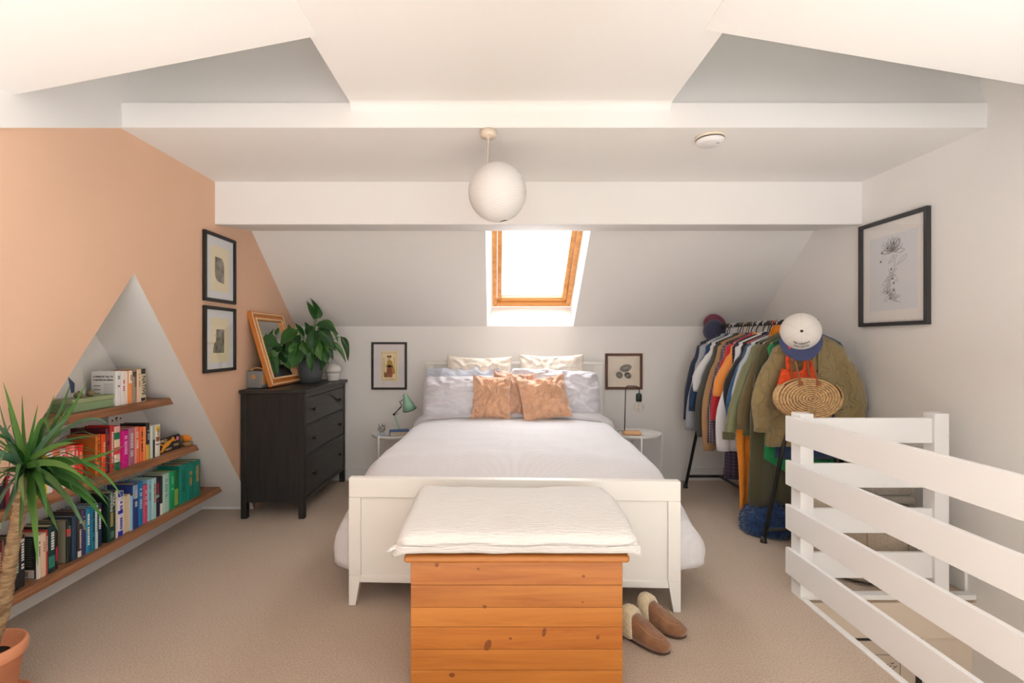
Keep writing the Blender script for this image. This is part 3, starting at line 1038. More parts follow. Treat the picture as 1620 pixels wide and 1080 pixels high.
# ------------------------------------------------------------------ books: (shelf, y0, y1, height, cover width, colour, label, prints)
SHELFZ = {1: .9755, 2: .6125, 3: .2285}
BOOKS = [
    (1, 2.808, 2.850, 0.197, 0.135, (236, 232, 228), 'white paperback with a black headline on its cover, top shelf', [('t', (120, 116, 112), 0.35), ('cover',)]),
    (1, 2.851, 2.883, 0.194, 0.13, (240, 228, 222), 'white paperback with a red spine title, top shelf', [('t', (220, 70, 90), 0.5)]),
    (1, 2.884, 2.905, 0.192, 0.13, (246, 222, 198), 'thin pale peach paperback beside an orange one, top shelf', []),
    (1, 2.906, 2.936, 0.194, 0.13, (240, 150, 84), 'orange spined paperback on the top shelf', [('b', (244, 224, 200), 0.62, 1), ('t', (180, 80, 50), 0.2)]),
    (1, 2.937, 2.970, 0.196, 0.13, (158, 140, 122), 'grey brown paperback on the top shelf', [('b', (60, 54, 50), 0.8, 0.95), ('t', (90, 80, 70), 0.4)]),
    (1, 2.970, 3.007, 0.198, 0.13, (242, 208, 174), 'peach cream paperback next to the last book, top shelf', [('t', (200, 150, 110), 0.4)]),
    (1, 3.008, 3.056, 0.199, 0.135, (226, 212, 182), 'cream paperback with big black spine lettering, last on the top shelf', [('b', (40, 38, 36), 0.84, 1), ('w', 'NATIVE', (30, 28, 28)), ('b', (40, 38, 36), 0.02, 0.12)]),
    (2, 2.129, 2.175, 0.200, 0.13, (52, 46, 58), 'dark plum book at the frame edge of the middle shelf', [('t', (150, 140, 140), 0.4)]),
    (2, 2.176, 2.192, 0.195, 0.13, (150, 38, 58), 'crimson book behind the palm trunk, middle shelf', [('t', (220, 180, 170), 0.4)]),
    (2, 2.193, 2.236, 0.185, 0.13, (226, 186, 176), 'dusty pink book behind the palm, middle shelf', [('t', (150, 90, 90), 0.4)]),
    (2, 2.237, 2.278, 0.189, 0.13, (222, 170, 60), 'mustard yellow book behind the palm leaves, middle shelf', [('t', (120, 80, 20), 0.5)]),
    (2, 2.279, 2.316, 0.182, 0.13, (236, 222, 196), 'cream book between two yellow books, middle shelf', [('t', (60, 50, 50), 0.5)]),
    (2, 2.317, 2.375, 0.185, 0.13, (248, 206, 40), 'bright yellow book behind the palm leaves, middle shelf', [('t', (60, 40, 10), 0.5)]),
    (2, 2.375, 2.409, 0.193, 0.13, (236, 230, 222), 'white book with a black title behind the palm, middle shelf', [('t', (40, 40, 40), 0.6)]),
    (2, 2.409, 2.447, 0.197, 0.13, (232, 120, 84), 'coral orange book behind the palm leaves, middle shelf', [('t', (250, 230, 210), 0.5)]),
    (2, 2.448, 2.480, 0.196, 0.12, (240, 206, 200), 'blush white book left of the coral paperbacks, middle shelf', [('t', (200, 60, 60), 0.4)]),
    (2, 2.480, 2.502, 0.202, 0.12, (238, 106, 94), 'thin coral paperback, middle shelf', [('t', (250, 220, 210), 0.4)]),
    (2, 2.503, 2.528, 0.201, 0.12, (246, 142, 126), 'thin salmon paperback left of a red one, middle shelf', [('t', (255, 236, 228), 0.4)]),
    (2, 2.529, 2.551, 0.199, 0.12, (226, 44, 40), 'thin scarlet paperback left of a thick red book, middle shelf', [('t', (250, 210, 200), 0.4)]),
    (2, 2.552, 2.590, 0.195, 0.125, (240, 34, 24), 'thick bright red paperback beside a brown book, middle shelf', [('t', (255, 180, 120), 0.4)]),
    (2, 2.663, 2.696, 0.227, 0.15, (178, 92, 32), 'tall brown orange hardback, middle shelf', [('b', (216, 112, 24), 0.1, 0.95), ('t', (130, 60, 10), 0.5)]),
    (2, 2.710, 2.740, 0.219, 0.13, (244, 82, 30), 'flame orange paperback, middle shelf', [('t', (255, 190, 140), 0.5)]),
    (2, 2.741, 2.767, 0.249, 0.2, (88, 24, 38), 'tall dark maroon hardback, middle shelf', [('t', (200, 60, 60), 0.5)]),
    (2, 2.768, 2.797, 0.258, 0.14, (196, 44, 44), 'red book with white spine lettering, middle shelf', [('t', (250, 230, 224), 0.75)]),
    (2, 2.798, 2.849, 0.247, 0.14, (226, 70, 84), 'pink book with green and cream spine bands, middle shelf', [('b', (238, 190, 180), 0.86, 1), ('b', (20, 118, 84), 0.7, 0.86), ('b', (238, 222, 186), 0.52, 0.7), ('b', (240, 226, 200), 0.18, 0.36), ('b', (20, 118, 84), 0.0, 0.18), ('t', (250, 240, 230), 0.0)]),
    (2, 2.850, 2.903, 0.213, 0.14, (214, 18, 140), 'magenta book, middle shelf', [('t', (250, 170, 220), 0.6)]),
    (2, 2.904, 2.959, 0.218, 0.15, (170, 112, 132), 'mauve book with silver spine lettering, middle shelf', [('t', (220, 206, 210), 0.7)]),
    (2, 2.960, 2.996, 0.217, 0.14, (240, 136, 108), 'salmon orange book with a white spine edge, middle shelf', [('t', (250, 226, 212), 0.5)]),
    (2, 2.999, 3.026, 0.211, 0.14, (240, 112, 56), 'thin orange book with a black spine title, middle shelf', [('t', (40, 30, 30), 0.6)]),
    (2, 3.026, 3.048, 0.207, 0.14, (248, 150, 90), 'thin pale orange book left of the tall black one, middle shelf', []),
    (2, 3.051, 3.084, 0.225, 0.17, (44, 38, 40), 'tall black and yellow book, middle shelf', [('b', (240, 188, 70), 0, 0.42), ('t', (190, 180, 170), 0.35)]),
    (2, 3.087, 3.107, 0.201, 0.13, (214, 220, 216), 'thin pale grey booklet, middle shelf', []),
    (2, 3.107, 3.130, 0.110, 0.11, (36, 40, 44), 'short black booklet beside the white picture spine, middle shelf', []),
    (2, 3.130, 3.174, 0.203, 0.14, (236, 228, 214), 'white book with yellow spine head, last on the middle shelf', [('b', (236, 196, 40), 0.8, 0.94), ('b', (150, 90, 50), 0.48, 0.62), ('b', (70, 90, 140), 0.36, 0.4), ('t', (140, 120, 100), 0.2)]),
    (3, 2.124, 2.160, 0.246, 0.13, (110, 36, 40), 'dark maroon book at the frame edge of the bottom shelf', [('t', (190, 140, 120), 0.4)]),
    (3, 2.161, 2.170, 0.243, 0.13, (226, 212, 190), 'thin cream book at the far left of the bottom shelf', []),
    (3, 2.170, 2.195, 0.244, 0.13, (34, 32, 32), 'black book with yellow print at left of the palm trunk', [('t', (220, 180, 60), 0.5)]),
    (3, 2.207, 2.237, 0.236, 0.13, (24, 28, 28), 'black paperback with grey print right of the palm trunk', [('t', (170, 180, 160), 0.6)]),
    (3, 2.238, 2.269, 0.230, 0.13, (30, 30, 30), 'black paperback with white print, before one shown cover out', [('t', (226, 224, 214), 0.6), ('b', (206, 190, 190), 0.88, 0.95)]),
    (3, 2.323, 2.342, 0.202, 0.115, (228, 214, 200), 'cream spined paperback showing a black printed back cover', [('back', (28, 30, 28)), ('t', (120, 110, 100), 0.4)]),
    (3, 2.342, 2.368, 0.205, 0.13, (230, 196, 164), 'pale peach paperback, bottom shelf', [('t', (190, 140, 110), 0.3)]),
    (3, 2.369, 2.380, 0.213, 0.13, (196, 70, 62), 'thin red and white paperback, bottom shelf', [('t', (250, 236, 230), 0.4)]),
    (3, 2.380, 2.423, 0.224, 0.14, (20, 52, 52), 'dark teal thriller with white spine lettering, bottom shelf', [('t', (226, 226, 216), 0.4), ('b', (44, 130, 110), 0.1, 0.35)]),
    (3, 2.423, 2.440, 0.197, 0.13, (40, 26, 30), 'black paperback with a crimson spine band, bottom shelf', [('b', (190, 40, 70), 0.2, 0.55)]),
    (3, 2.491, 2.519, 0.214, 0.14, (24, 34, 32), 'dark paperback with red spine label and olive cover, bottom shelf', [('b', (214, 60, 62), 0.62, 0.8), ('t', (110, 150, 110), 0.35), ('cov2', (152, 146, 122))]),
    (3, 2.519, 2.547, 0.223, 0.13, (36, 62, 88), 'plain navy paperback, bottom shelf', []),
    (3, 2.548, 2.572, 0.240, 0.13, (66, 52, 50), 'brown black paperback with white spine lettering, bottom shelf', [('t', (220, 212, 206), 0.7), ('b', (226, 220, 210), 0.02, 0.15)]),
    (3, 2.573, 2.602, 0.237, 0.13, (62, 54, 104), 'violet navy paperback, bottom shelf', [('t', (180, 150, 90), 0.3)]),
    (3, 2.605, 2.635, 0.236, 0.13, (34, 140, 176), 'turquoise blue paperback with white lettering, bottom shelf', [('t', (240, 244, 240), 0.75)]),
    (3, 2.636, 2.664, 0.236, 0.13, (26, 118, 146), 'teal blue paperback with dark lettering, bottom shelf', [('t', (16, 50, 80), 0.7)]),
    (3, 2.665, 2.681, 0.232, 0.13, (206, 214, 210), 'thin pale grey paperback between two blue ones, bottom shelf', [('t', (60, 110, 120), 0.5)]),
    (3, 2.682, 2.713, 0.234, 0.13, (26, 58, 86), 'navy paperback with a white pattern, bottom shelf', [('t', (236, 236, 232), 0.5), ('b', (170, 60, 60), 0.8, 0.9)]),
    (3, 2.747, 2.804, 0.272, 0.15, (20, 58, 48), 'tall dark green hardback with author name on spine, bottom shelf', [('w2',), ('cov2', (18, 34, 32))]),
    (3, 2.805, 2.825, 0.268, 0.13, (222, 204, 180), 'thin cream book right of the tall green hardback, bottom shelf', []),
    (3, 2.826, 2.871, 0.254, 0.13, (226, 218, 226), 'white paperback with royal blue lettering, bottom shelf', [('t', (50, 50, 170), 0.8), ('b', (50, 54, 176), 0, 0.12), ('b', (50, 54, 176), 0.5, 0.58), ('b', (50, 54, 176), 0.88, 1)]),
    (3, 2.872, 2.918, 0.218, 0.12, (232, 212, 184), 'cream paperback turned with its page edges outward, bottom shelf', [('pagesout',)]),
    (3, 2.919, 2.936, 0.204, 0.12, (150, 196, 226), 'thin sky blue paperback, bottom shelf', []),
    (3, 2.937, 2.985, 0.265, 0.15, (46, 64, 126), 'large royal navy hardback with a picture on its spine, bottom shelf', [('b', (150, 178, 206), 0.68, 0.98), ('b', (220, 204, 150), 0.72, 0.8), ('t', (206, 210, 230), 0.4)]),
    (3, 2.986, 3.028, 0.260, 0.15, (24, 126, 190), 'tall bright blue hardback, bottom shelf', [('t', (190, 220, 240), 0.5)]),
    (3, 3.032, 3.070, 0.232, 0.13, (214, 82, 112), 'raspberry pink book, bottom shelf', [('t', (240, 180, 190), 0.5)]),
    (3, 3.071, 3.101, 0.257, 0.14, (150, 204, 224), 'pale blue book beside the raspberry one, bottom shelf', [('t', (90, 150, 190), 0.4)]),
    (3, 3.102, 3.141, 0.255, 0.14, (176, 218, 214), 'pale aqua book with red marks, bottom shelf', [('t', (200, 80, 80), 0.5)]),
    (3, 3.142, 3.183, 0.248, 0.14, (44, 40, 62), 'midnight book with red spine lettering, bottom shelf', [('t', (200, 60, 80), 0.5), ('b', (150, 200, 190), 0.48, 0.56)]),
    (3, 3.184, 3.207, 0.247, 0.13, (28, 30, 34), 'thin black book left of the mint one, bottom shelf', [('b', (236, 232, 224), 0, 0.3)]),
    (3, 3.208, 3.273, 0.251, 0.14, (186, 218, 206), 'pale mint book, bottom shelf', [('t', (130, 180, 170), 0.5)]),
    (3, 3.277, 3.328, 0.252, 0.14, (20, 164, 100), 'emerald green book, bottom shelf', [('t', (120, 220, 170), 0.4)]),
    (3, 3.328, 3.374, 0.243, 0.14, (30, 110, 66), 'dark green book with a lime lower spine, bottom shelf', [('b', (150, 180, 80), 0.05, 0.5)]),
    (3, 3.379, 3.458, 0.265, 0.15, (26, 142, 124), 'teal hardback, first of three matching volumes, bottom shelf', [('t', (16, 110, 96), 0.6)]),
    (3, 3.458, 3.534, 0.263, 0.17, (22, 136, 118), 'teal hardback, middle of three matching volumes, bottom shelf', [('b', (16, 90, 80), 0.55, 0.57), ('t', (200, 160, 90), 0.5)]),
    (3, 3.535, 3.613, 0.258, 0.17, (22, 132, 114), 'teal hardback, last of three matching volumes, bottom shelf', [('b', (16, 90, 80), 0.55, 0.57), ('t', (200, 160, 90), 0.5)]),
]
ROTSPINE = Matrix(((0, 0, 1), (0, 1, 0), (-1, 0, 0))).to_euler()
PAGES2 = mat('cream_pages', (222, 198, 164), .9, var=.12, vscale=3, stretch=(1, 220, 1))


def marks(mb, x, y0, y1, z0, z1, cols, rnd):
    """rows of small printed strokes on a spine (lettering too small to read)"""
    z = z1
    while z > z0:
        hgt = rnd.uniform(.006, .011)
        if rnd.random() > .16:
            mb.quad((x, y0, z), (x, y1, z), (x, y1, z - hgt), (x, y0, z - hgt))
        z -= hgt + rnd.uniform(.0025, .004)


def make_book(sh, y0, y1, h, w, col, label, prints, k):
    T = y1 - y0
    xs = -2.14 + RND.uniform(-.006, .004)
    t = thing('book', label, 'book', (xs, y0, SHELFZ[sh]), (0, 0, 0), 'books on the %s alcove shelf' % {1: 'top', 2: 'middle', 3: 'bottom'}[sh])
    cm = mat('cover_%d_%d_%d' % tuple(col), col, .5)
    bt = .002 if h < .24 else .003
    po = any(p[0] == 'pagesout' for p in prints)
    c = MB()
    c.box(-w, 0, 0, bt, 0, h)
    c.box(-w, 0, T - bt, T, 0, h)
    if po:
        c.box(-w, -w + .002, bt, T - bt, 0, h)
    else:
        n = 5
        ro = min(.004, T * .18)
        c.box(-.0035, 0, bt, T - bt, 0, h)
        c.hexa([(-.001, bt * .5, 0), (ro, T * .25, 0), (ro, T * .75, 0), (-.001, T - bt * .5, 0)], [(-.001, bt * .5, h), (ro, T * .25, h), (ro, T * .75, h), (-.001, T - bt * .5, h)])
    cover = c.build('cover', cm, t)
    box('pages', -w + .004 if not po else -w + .003, -.004 if not po else -.003, bt, T - bt, .003, h - .004, PAGES2, t)
    ro = min(.004, T * .18) + .0004
    for p in prints:
        if p[0] == 'b':
            m = MB().hexa([(-.002, -.0003, p[2] * h), (ro, T * .25, p[2] * h), (ro, T * .75, p[2] * h), (-.002, T + .0003, p[2] * h)],
                          [(-.002, -.0003, p[3] * h - .0005), (ro, T * .25, p[3] * h - .0005), (ro, T * .75, p[3] * h - .0005), (-.002, T + .0003, p[3] * h - .0005)])
            m.build('spine_band', mat('print_%d_%d_%d' % tuple(p[1]), p[1], .5), cover)
        elif p[0] == 't' and p[2] > 0:
            m = MB()
            marks(m, ro + .0004, T * .3, T * .7, h * (.86 - p[2] * .9), h * .86, None, RND)
            if m.f:
                m.build('spine_title', mat('print_%d_%d_%d' % tuple(p[1]), p[1], .5), cover)
        elif p[0] == 'w':
            words(p[1], T * .86, mat('print_%d_%d_%d' % tuple(p[2]), p[2], .5), cover, (ro + .0005, T * .48, h * .49), ROTSPINE, 'spine_title', sx=.85, bold=.0006)
        elif p[0] == 'w2':
            wm, gm = mat('print_white', (226, 230, 222), .5), mat('print_gold', (190, 170, 90), .5)
            words('PAULA', T * .42, wm, cover, (ro + .0005, T * .70, h * .84), ROTSPINE, 'spine_title', sx=1.0, bold=.0004)
            words('HAWKINS', T * .42, wm, cover, (ro + .0005, T * .36, h * .80), ROTSPINE, 'spine_title', sx=1.0, bold=.0004)
            m = MB()
            marks(m, ro + .0004, T * .25, T * .6, h * .30, h * .58, None, RND)
            m.build('spine_title', gm, cover)
            MB().quad((ro + .0004, T * .3, h * .06), (ro + .0004, T * .7, h * .06), (ro + .0004, T * .7, h * .2), (ro + .0004, T * .3, h * .2)).build('spine_emblem', mat('print_grey_green', (90, 128, 112), .5), cover)
        elif p[0] == 'cov2':
            MB().quad((-w + .001, -.0004, .002), (-.004, -.0004, .002), (-.004, -.0004, h - .002), (-w + .001, -.0004, h - .002)).build('front_cover', mat('cover_%d_%d_%d' % tuple(p[1]), p[1], .6), cover)
            if p[1][0] > 100:
                m = MB()
                for q in range(11):
                    zz = h * (.80 - q * .045)
                    m.quad((-w * .85, -.0008, zz), (-w * RND.uniform(.2, .35), -.0008, zz), (-w * .25, -.0008, zz + .002), (-w * .85, -.0008, zz + .002))
                m.quad((-w * .85, -.0008, h * .06), (-w * .5, -.0008, h * .06), (-w * .5, -.0008, h * .13), (-w * .85, -.0008, h * .13))
                m.build('cover_print', mat('print_olive', (104, 98, 82), .6), cover)
        elif p[0] == 'back':
            MB().quad((-w + .001, -.0004, .002), (-.004, -.0004, .002), (-.004, -.0004, h - .002), (-w + .001, -.0004, h - .002)).build('back_cover', mat('cover_28_30_28', p[1], .5), cover)
            m = MB()
            for q in range(13):
                zz = h * (.92 - q * .052)
                m.quad((-w * .9, -.0008, zz), (-w * RND.uniform(.12, .3), -.0008, zz), (-w * .2, -.0008, zz + .0035), (-w * .9, -.0008, zz + .0035))
            m.build('cover_print', mat('print_grey', (120, 122, 112), .6), cover)
            MB().quad((-w * .92, -.0008, h * .03), (-w * .1, -.0008, h * .03), (-w * .1, -.0008, h * .22), (-w * .92, -.0008, h * .22)).build('barcode_panel', mat('print_cream', (214, 200, 184), .6), cover)
            m = MB()
            for q in range(9):
                m.quad((-w * .8 + q * .006, -.0011, h * .06), (-w * .8 + q * .006 + .003, -.0011, h * .06), (-w * .8 + q * .006 + .003, -.0011, h * .18), (-w * .8 + q * .006, -.0011, h * .18))
            m.build('barcode', mat('print_dark', (60, 54, 54), .6), cover)
        elif p[0] == 'cover':
            ink = mat('print_dark', (60, 54, 54), .6)
            rx = (PI / 2, 0, 0)
            words('A WAKE-UP CALL TO', .0125, ink, cover, (-w / 2, -.0006, h * .84), rx, 'cover_headline', sx=.92, bold=.0006)
            words('A NATION IN DENIAL', .0125, ink, cover, (-w / 2, -.0006, h * .745), rx, 'cover_headline', sx=.92, bold=.0006)
            m = MB()
            for q in range(8):
                zz = h * (.62 - q * .055)
                m.quad((-w * .48, -.0006, zz), (-w * .08, -.0006, zz), (-w * .08, -.0006, zz + .0025), (-w * .48, -.0006, zz + .0025))
                if q % 2 == 0:
                    m.quad((-w * .9, -.0006, zz - .01), (-w * .62, -.0006, zz - .01), (-w * .62, -.0006, zz - .005), (-w * .9, -.0006, zz - .005))
            m.build('cover_print', mat('print_mid', (140, 134, 130), .6), cover)
    return t


for k, bk_ in enumerate(BOOKS):
    make_book(*bk_, k)

# green storage box with two seed pods, and the cards behind it
gx = thing('storage_box', 'sage green cardboard box lying on the top alcove shelf', 'box', (-2.20, 2.665, .9755))
SAGE = mat('sage_card', (140, 164, 122), .7)
box('body', -.062, .055, -.135, .135, 0, .044, SAGE, gx, bevel=.003)
box('lid', -.065, .058, -.138, .138, .0445, .068, mat('sage_lid', (160, 170, 128), .7), gx, bevel=.003)
POD = mat('brown_pod', (134, 118, 82), .8, var=.4, vscale=60, bump=.6, bscale=70)
for dy, lab in ((-.02, 'brown seed pod on the sage box, nearer the plant'), (.055, 'brown seed pod on the sage box, nearer the white books')):
    o = thing('seed_pod', lab, 'ornament', (-2.175, 2.62 + dy, 1.044))
    MB().lathe([(0, 0), (.012, .001), (.02, .008), (.022, .017), (.017, .026), (.008, .031), (0, .032)], 14).build('husk', POD, o, smooth=True)
    MB().lathe([(0, .031), (.005, .031), (.007, .036), (.004, .038), (0, .038)], 8).build('crown', POD, o, smooth=True)
NAVY = mat('navy_print', (70, 84, 122), .6)
PALEB = mat('pale_blue_print', (150, 176, 204), .6)
CARD = mat('white_card', (236, 232, 226), .7)
for (y0, y1, z1, tri, m, lab) in ((2.60, 2.80, 1.20, [(2.70, 1.15), (2.735, 1.11), (2.722, 1.06), (2.70, 1.06)], NAVY, 'white card with navy blue marks propped behind the sage box'),
                                  (2.42, 2.585, 1.15, [(2.56, 1.09), (2.573, 1.11), (2.575, 1.07), (2.563, 1.065)], PALEB, 'white card with pale blue mark at the alcove edge, top shelf')):
    o = thing('greeting_card', lab, 'card', (-2.30, 0, .9755), (0, 0, 0))
    o.rotation_euler = (0, 0, 0)
    MB().hexa([(.012, y0, 0), (.014, y0, 0), (-.028, y0, z1 - .9755), (-.03, y0, z1 - .9755)], [(.012, y1, 0), (.014, y1, 0), (-.028, y1, z1 - .9755), (-.03, y1, z1 - .9755)]).build('front_leaf', CARD, o)
    hh = z1 - .9755
    MB().quad(*[(.0148 - (z - .9755) / hh * .042, y, z - .9755) for y, z in tri]).build('printed_motif', m, o)
# sketch card behind the red books
o = thing('greeting_card', 'white card with a small dark sketch standing behind the middle shelf books', 'card', (-2.30, 2.96, .6125))
box('front_leaf', -.001, .001, 0, .13, 0, .285, CARD, o)
m = MB()
for yy, zz, r in ((.03, .252, .008), (.062, .262, .010), (.095, .256, .008), (.062, .248, .006)):
    m.hexa([(.0012, yy - r, zz - r * .7), (.0012, yy + r, zz - r * .5), (.0012, yy + r * .5, zz + r * .8), (.0012, yy - r * .8, zz + r * .4)], [(.0016, yy - r, zz - r * .7), (.0016, yy + r, zz - r * .5), (.0016, yy + r * .5, zz + r * .8), (.0016, yy - r * .8, zz + r * .4)])
m.build('printed_sketch', mat('print_dark', (60, 54, 54), .6), o)

# little painted sign: WILD ABOUT YOU!
sg = thing('painted_sign', 'small black sign with leaping orange cat on the middle alcove shelf', 'sign', (-2.15, 3.285, .6125), (0, math.radians(-8), 0))
box('board', -.006, 0, -.125, .125, 0, .098, mat('black_brown_sign', (40, 34, 34), .5), sg, bevel=.002)
ORN = mat('orange_print', (246, 160, 34), .5)
PNK = mat('pink_print', (230, 130, 190), .5)
CRM = mat('cream_print', (226, 200, 160), .5)


def flat(name, pts, m, parent, x=.0006):
    return MB().hexa([(x, y, z) for y, z in pts], [(x + .0004, y, z) for y, z in pts]).build(name, m, parent)


flat('cat_body', [(-.06, .036), (-.04, .030), (.0, .040), (.03, .056), (.05, .066), (.045, .078), (.01, .072), (-.03, .064), (-.055, .05)], ORN, sg)
flat('cat_head', [(.04, .07), (.055, .064), (.068, .072), (.066, .084), (.062, .090), (.056, .085), (.048, .087), (.044, .092), (.040, .082)], ORN, sg)
flat('cat_front_leg', [(.04, .062), (.075, .058), (.092, .064), (.09, .069), (.07, .067), (.045, .072)], ORN, sg)
flat('cat_hind_leg', [(-.06, .04), (-.045, .03), (-.07, .016), (-.098, .008), (-.10, .012), (-.075, .024)], ORN, sg)
flat('cat_hind_leg', [(-.048, .036), (-.03, .032), (-.05, .018), (-.07, .007), (-.075, .011), (-.055, .022)], ORN, sg)
flat('cat_tail', [(-.055, .05), (-.08, .06), (-.10, .056), (-.108, .068), (-.098, .082), (-.092, .08), (-.10, .068), (-.096, .062), (-.078, .067), (-.05, .057)], ORN, sg)
n = 10
flat('flower', [(.1 + (.012 + .004 * (i % 2)) * math.cos(2 * PI * i / n), .072 + (.012 + .004 * (i % 2)) * math.sin(2 * PI * i / n)) for i in range(n)], PNK, sg)
RS = Matrix(((0, 0, 1), (1, 0, 0), (0, 1, 0))).to_euler()
words('WILD', .026, CRM, sg, (.001, -.045, .078), RS, sx=1.15, bold=.0006)
words('ABOUT', .017, CRM, sg, (.001, -.005, .018), RS, sx=1.1, bold=.0004)
words('YOU!', .021, CRM, sg, (.001, .078, .032), RS, sx=1.1, bold=.0004)
# pumpkin ornament
pk = thing('pumpkin_ornament', 'small orange pumpkin ornament at the end of the middle alcove shelf', 'ornament', (-2.15, 3.475, .6125))
MB().lathe([(0, 0), (.028, 0), (.034, .006), (.034, .026), (.03, .032), (0, .032)], 18).build('glazed_foot', mat('mottled_green_glaze', (120, 126, 92), .35, rgb2=(176, 120, 70), vscale=40), pk, smooth=True)
rg = []
for k in range(9):
    a = PI * k / 8
    rg.append([(math.sin(a) * .04 * (1 - .08 * abs(math.sin(4 * (2 * PI * i / 32)))) * math.cos(2 * PI * i / 32), math.sin(a) * .04 * (1 - .08 * abs(math.sin(4 * (2 * PI * i / 32)))) * math.sin(2 * PI * i / 32), .062 - .032 * math.cos(a)) for i in range(32)])
MB().rings(rg[1:-1]).build('fruit', mat('orange_glaze', (236, 140, 40), .35, var=.2, vscale=30), pk, smooth=True)
MB().tube([(0, 0, .09), (.004, .006, .098), (.004, .02, .10)], [.006, .005, .003], 6).build('stalk', mat('green_stalk', (96, 110, 50), .7), pk, smooth=True)
MB().tube([(.02, .03, .055), (.02, .05, .062), (.02, .068, .058)], [.004, .006, .002], 6).build('side_leaf', mat('green_stalk', (96, 110, 50), .7), pk, smooth=True)

# ------------------------------------------------------------------ framed pictures
CLEAR = glass_mat('picture_glass', (1, 1, 1, 1), .03)


def picture(name, label, loc, rotz, w, h, fw, fmat, mount, depth=.02):
    """local x = width, z = height (origin at the lower edge centre), face towards -y"""
    o = thing(name, label, 'picture', loc, (0, 0, rotz))
    a, b_ = w / 2, h
    for pts in ([(-a, 0), (a, 0), (a - fw, fw), (-a + fw, fw)], [(-a, b_), (a, b_), (a - fw, b_ - fw), (-a + fw, b_ - fw)],
                [(-a, 0), (-a, b_), (-a + fw, b_ - fw), (-a + fw, fw)], [(a, 0), (a, b_), (a - fw, b_ - fw), (a - fw, fw)]):
        MB().hexa([(x, -depth, z) for x, z in pts], [(x, 0, z) for x, z in pts]).build('frame', fmat, o, bevel=.0015, segs=1)
    MB().box(-a + fw * .8, a - fw * .8, -.008, -.004, fw * .8, b_ - fw * .8).build('mount', mount, o)
    box('glazing', -a + fw * .9, a - fw * .9, -.0145, -.0135, fw * .9, b_ - fw * .9, CLEAR, o)
    return o


def sheet(name, x0, x1, z0, z1, m, o, y=-.0085):
    return MB().box(x0, x1, y - .0004, y, z0, z1).build(name, m, o)


def poly(name, pts, m, o, y=-.0092):
    return MB().hexa([(x, y - .0003, z) for x, z in pts], [(x, y, z) for x, z in pts]).build(name, m, o)


def strokes(name, lines, m, o, r=.0012, y=-.0095):
    mb = MB()
    for ln in lines:
        mb.tube([(x, y, z) for x, z in ln], r if not isinstance(ln, tuple) else r, 4, True)
    return mb.build(name, m, o)


MOUNTW = mat('cool_white_mount', (240, 240, 242), .8)
CREAMP = mat('cream_paper', (250, 236, 200), .8)
CHARC = mat('charcoal_wash', (158, 150, 134), .8, rgb2=(104, 96, 86), vscale=26)
INK = mat('ink_line', (40, 38, 38), .8)


def etching(o, w, h, x0, x1, z0, z1, cut, seed):
    r = random.Random(seed)
    aw = (x1 - x0)
    pts = cut
    poly('etching', pts, CHARC, o)
    ls = []
    for k in range(12):
        cx, cz = r.uniform(x0 + .2 * aw, x1 - .2 * aw), r.uniform(z0 + .02, z1 - .02)
        ln = []
        for q in range(9):
            ln.append((max(x0 + .004, min(x1 - .004, cx + .016 * math.sin(q * .5 + k))), max(z0 + .004, min(z1 - .004, cz + (q - 4) * .005))))
        ls.append(ln)
    strokes('etched_lines', ls, INK, o, .0009)
    ls = []
    for k in range(7):
        cx, cz, rr = r.uniform(x0 + .3 * aw, x1 - .3 * aw), r.uniform(z0 + .03, z1 - .03), r.uniform(.01, .02)
        ls.append([(max(x0 + .003, min(x1 - .003, cx + rr * math.cos(q * .6 + k))), max(z0 + .003, min(z1 - .003, cz + 1.3 * rr * math.sin(q * .6 + k)))) for q in range(9)])
    strokes('pale_lines', ls, mat('pale_line', (196, 186, 164), .8), o, .001)


# two prints on the peach wall (their faces look along +x)
p1 = picture('framed_print', 'upper black framed etching on cream paper on the peach wall', (XL + .001, 3.475, 1.612), PI / 2, .395, .468, .022, BLACK, MOUNTW, .022)
sheet('paper', -.12, .115, .075, .385, CREAMP, p1)
etching(p1, .4, .46, -.062, .05, .135, .315, [(-.062, .18), (-.04, .15), (-.01, .14), (.05, .135), (.052, .25), (.044, .285), (.02, .31), (-.062, .312)], 3)
p2 = picture('framed_print', 'lower black framed etching on cream paper on the peach wall', (XL + .001, 3.475, 1.13), PI / 2, .395, .45, .022, BLACK, MOUNTW, .022)
sheet('paper', -.12, .115, .065, .375, CREAMP, p2)
etching(p2, .4, .46, -.085, .05, .13, .295, [(-.085, .132), (.05, .13), (.052, .295), (-.045, .294), (-.05, .21), (-.075, .19), (-.085, .16)], 8)
# line drawing on the right wall
p3_ = picture('framed_drawing', 'large black framed peony line drawing on the white right wall', (XR - .001, 3.155, 1.44), -PI / 2, .545, .688, .024, mat('dark_grey_frame', (52, 52, 54), .45), mat('warm_white_mount', (248, 242, 238), .8), .028)
sheet('paper', -.19, .19, .10, .58, mat('pale_grey_paper', (232, 232, 236), .8), p3_)
rr = random.Random(5)
ls, blk = [], []


def petal(cx, cz, ang, L, wd):
    ca, sa = math.cos(ang), math.sin(ang)
    out = []
    for q in range(15):
        t = q / 14
        s = -1 if t < .5 else 1
        u = 1 - abs(2 * t - 1)
        yy = s * wd * math.sin(PI * min(1, u * .98)) * (1 if s > 0 else 1)
        x, z = u * L, yy * .8 * (.4 + .6 * u)
        out.append((cx + x * ca - z * sa, cz + x * sa + z * ca))
    return out


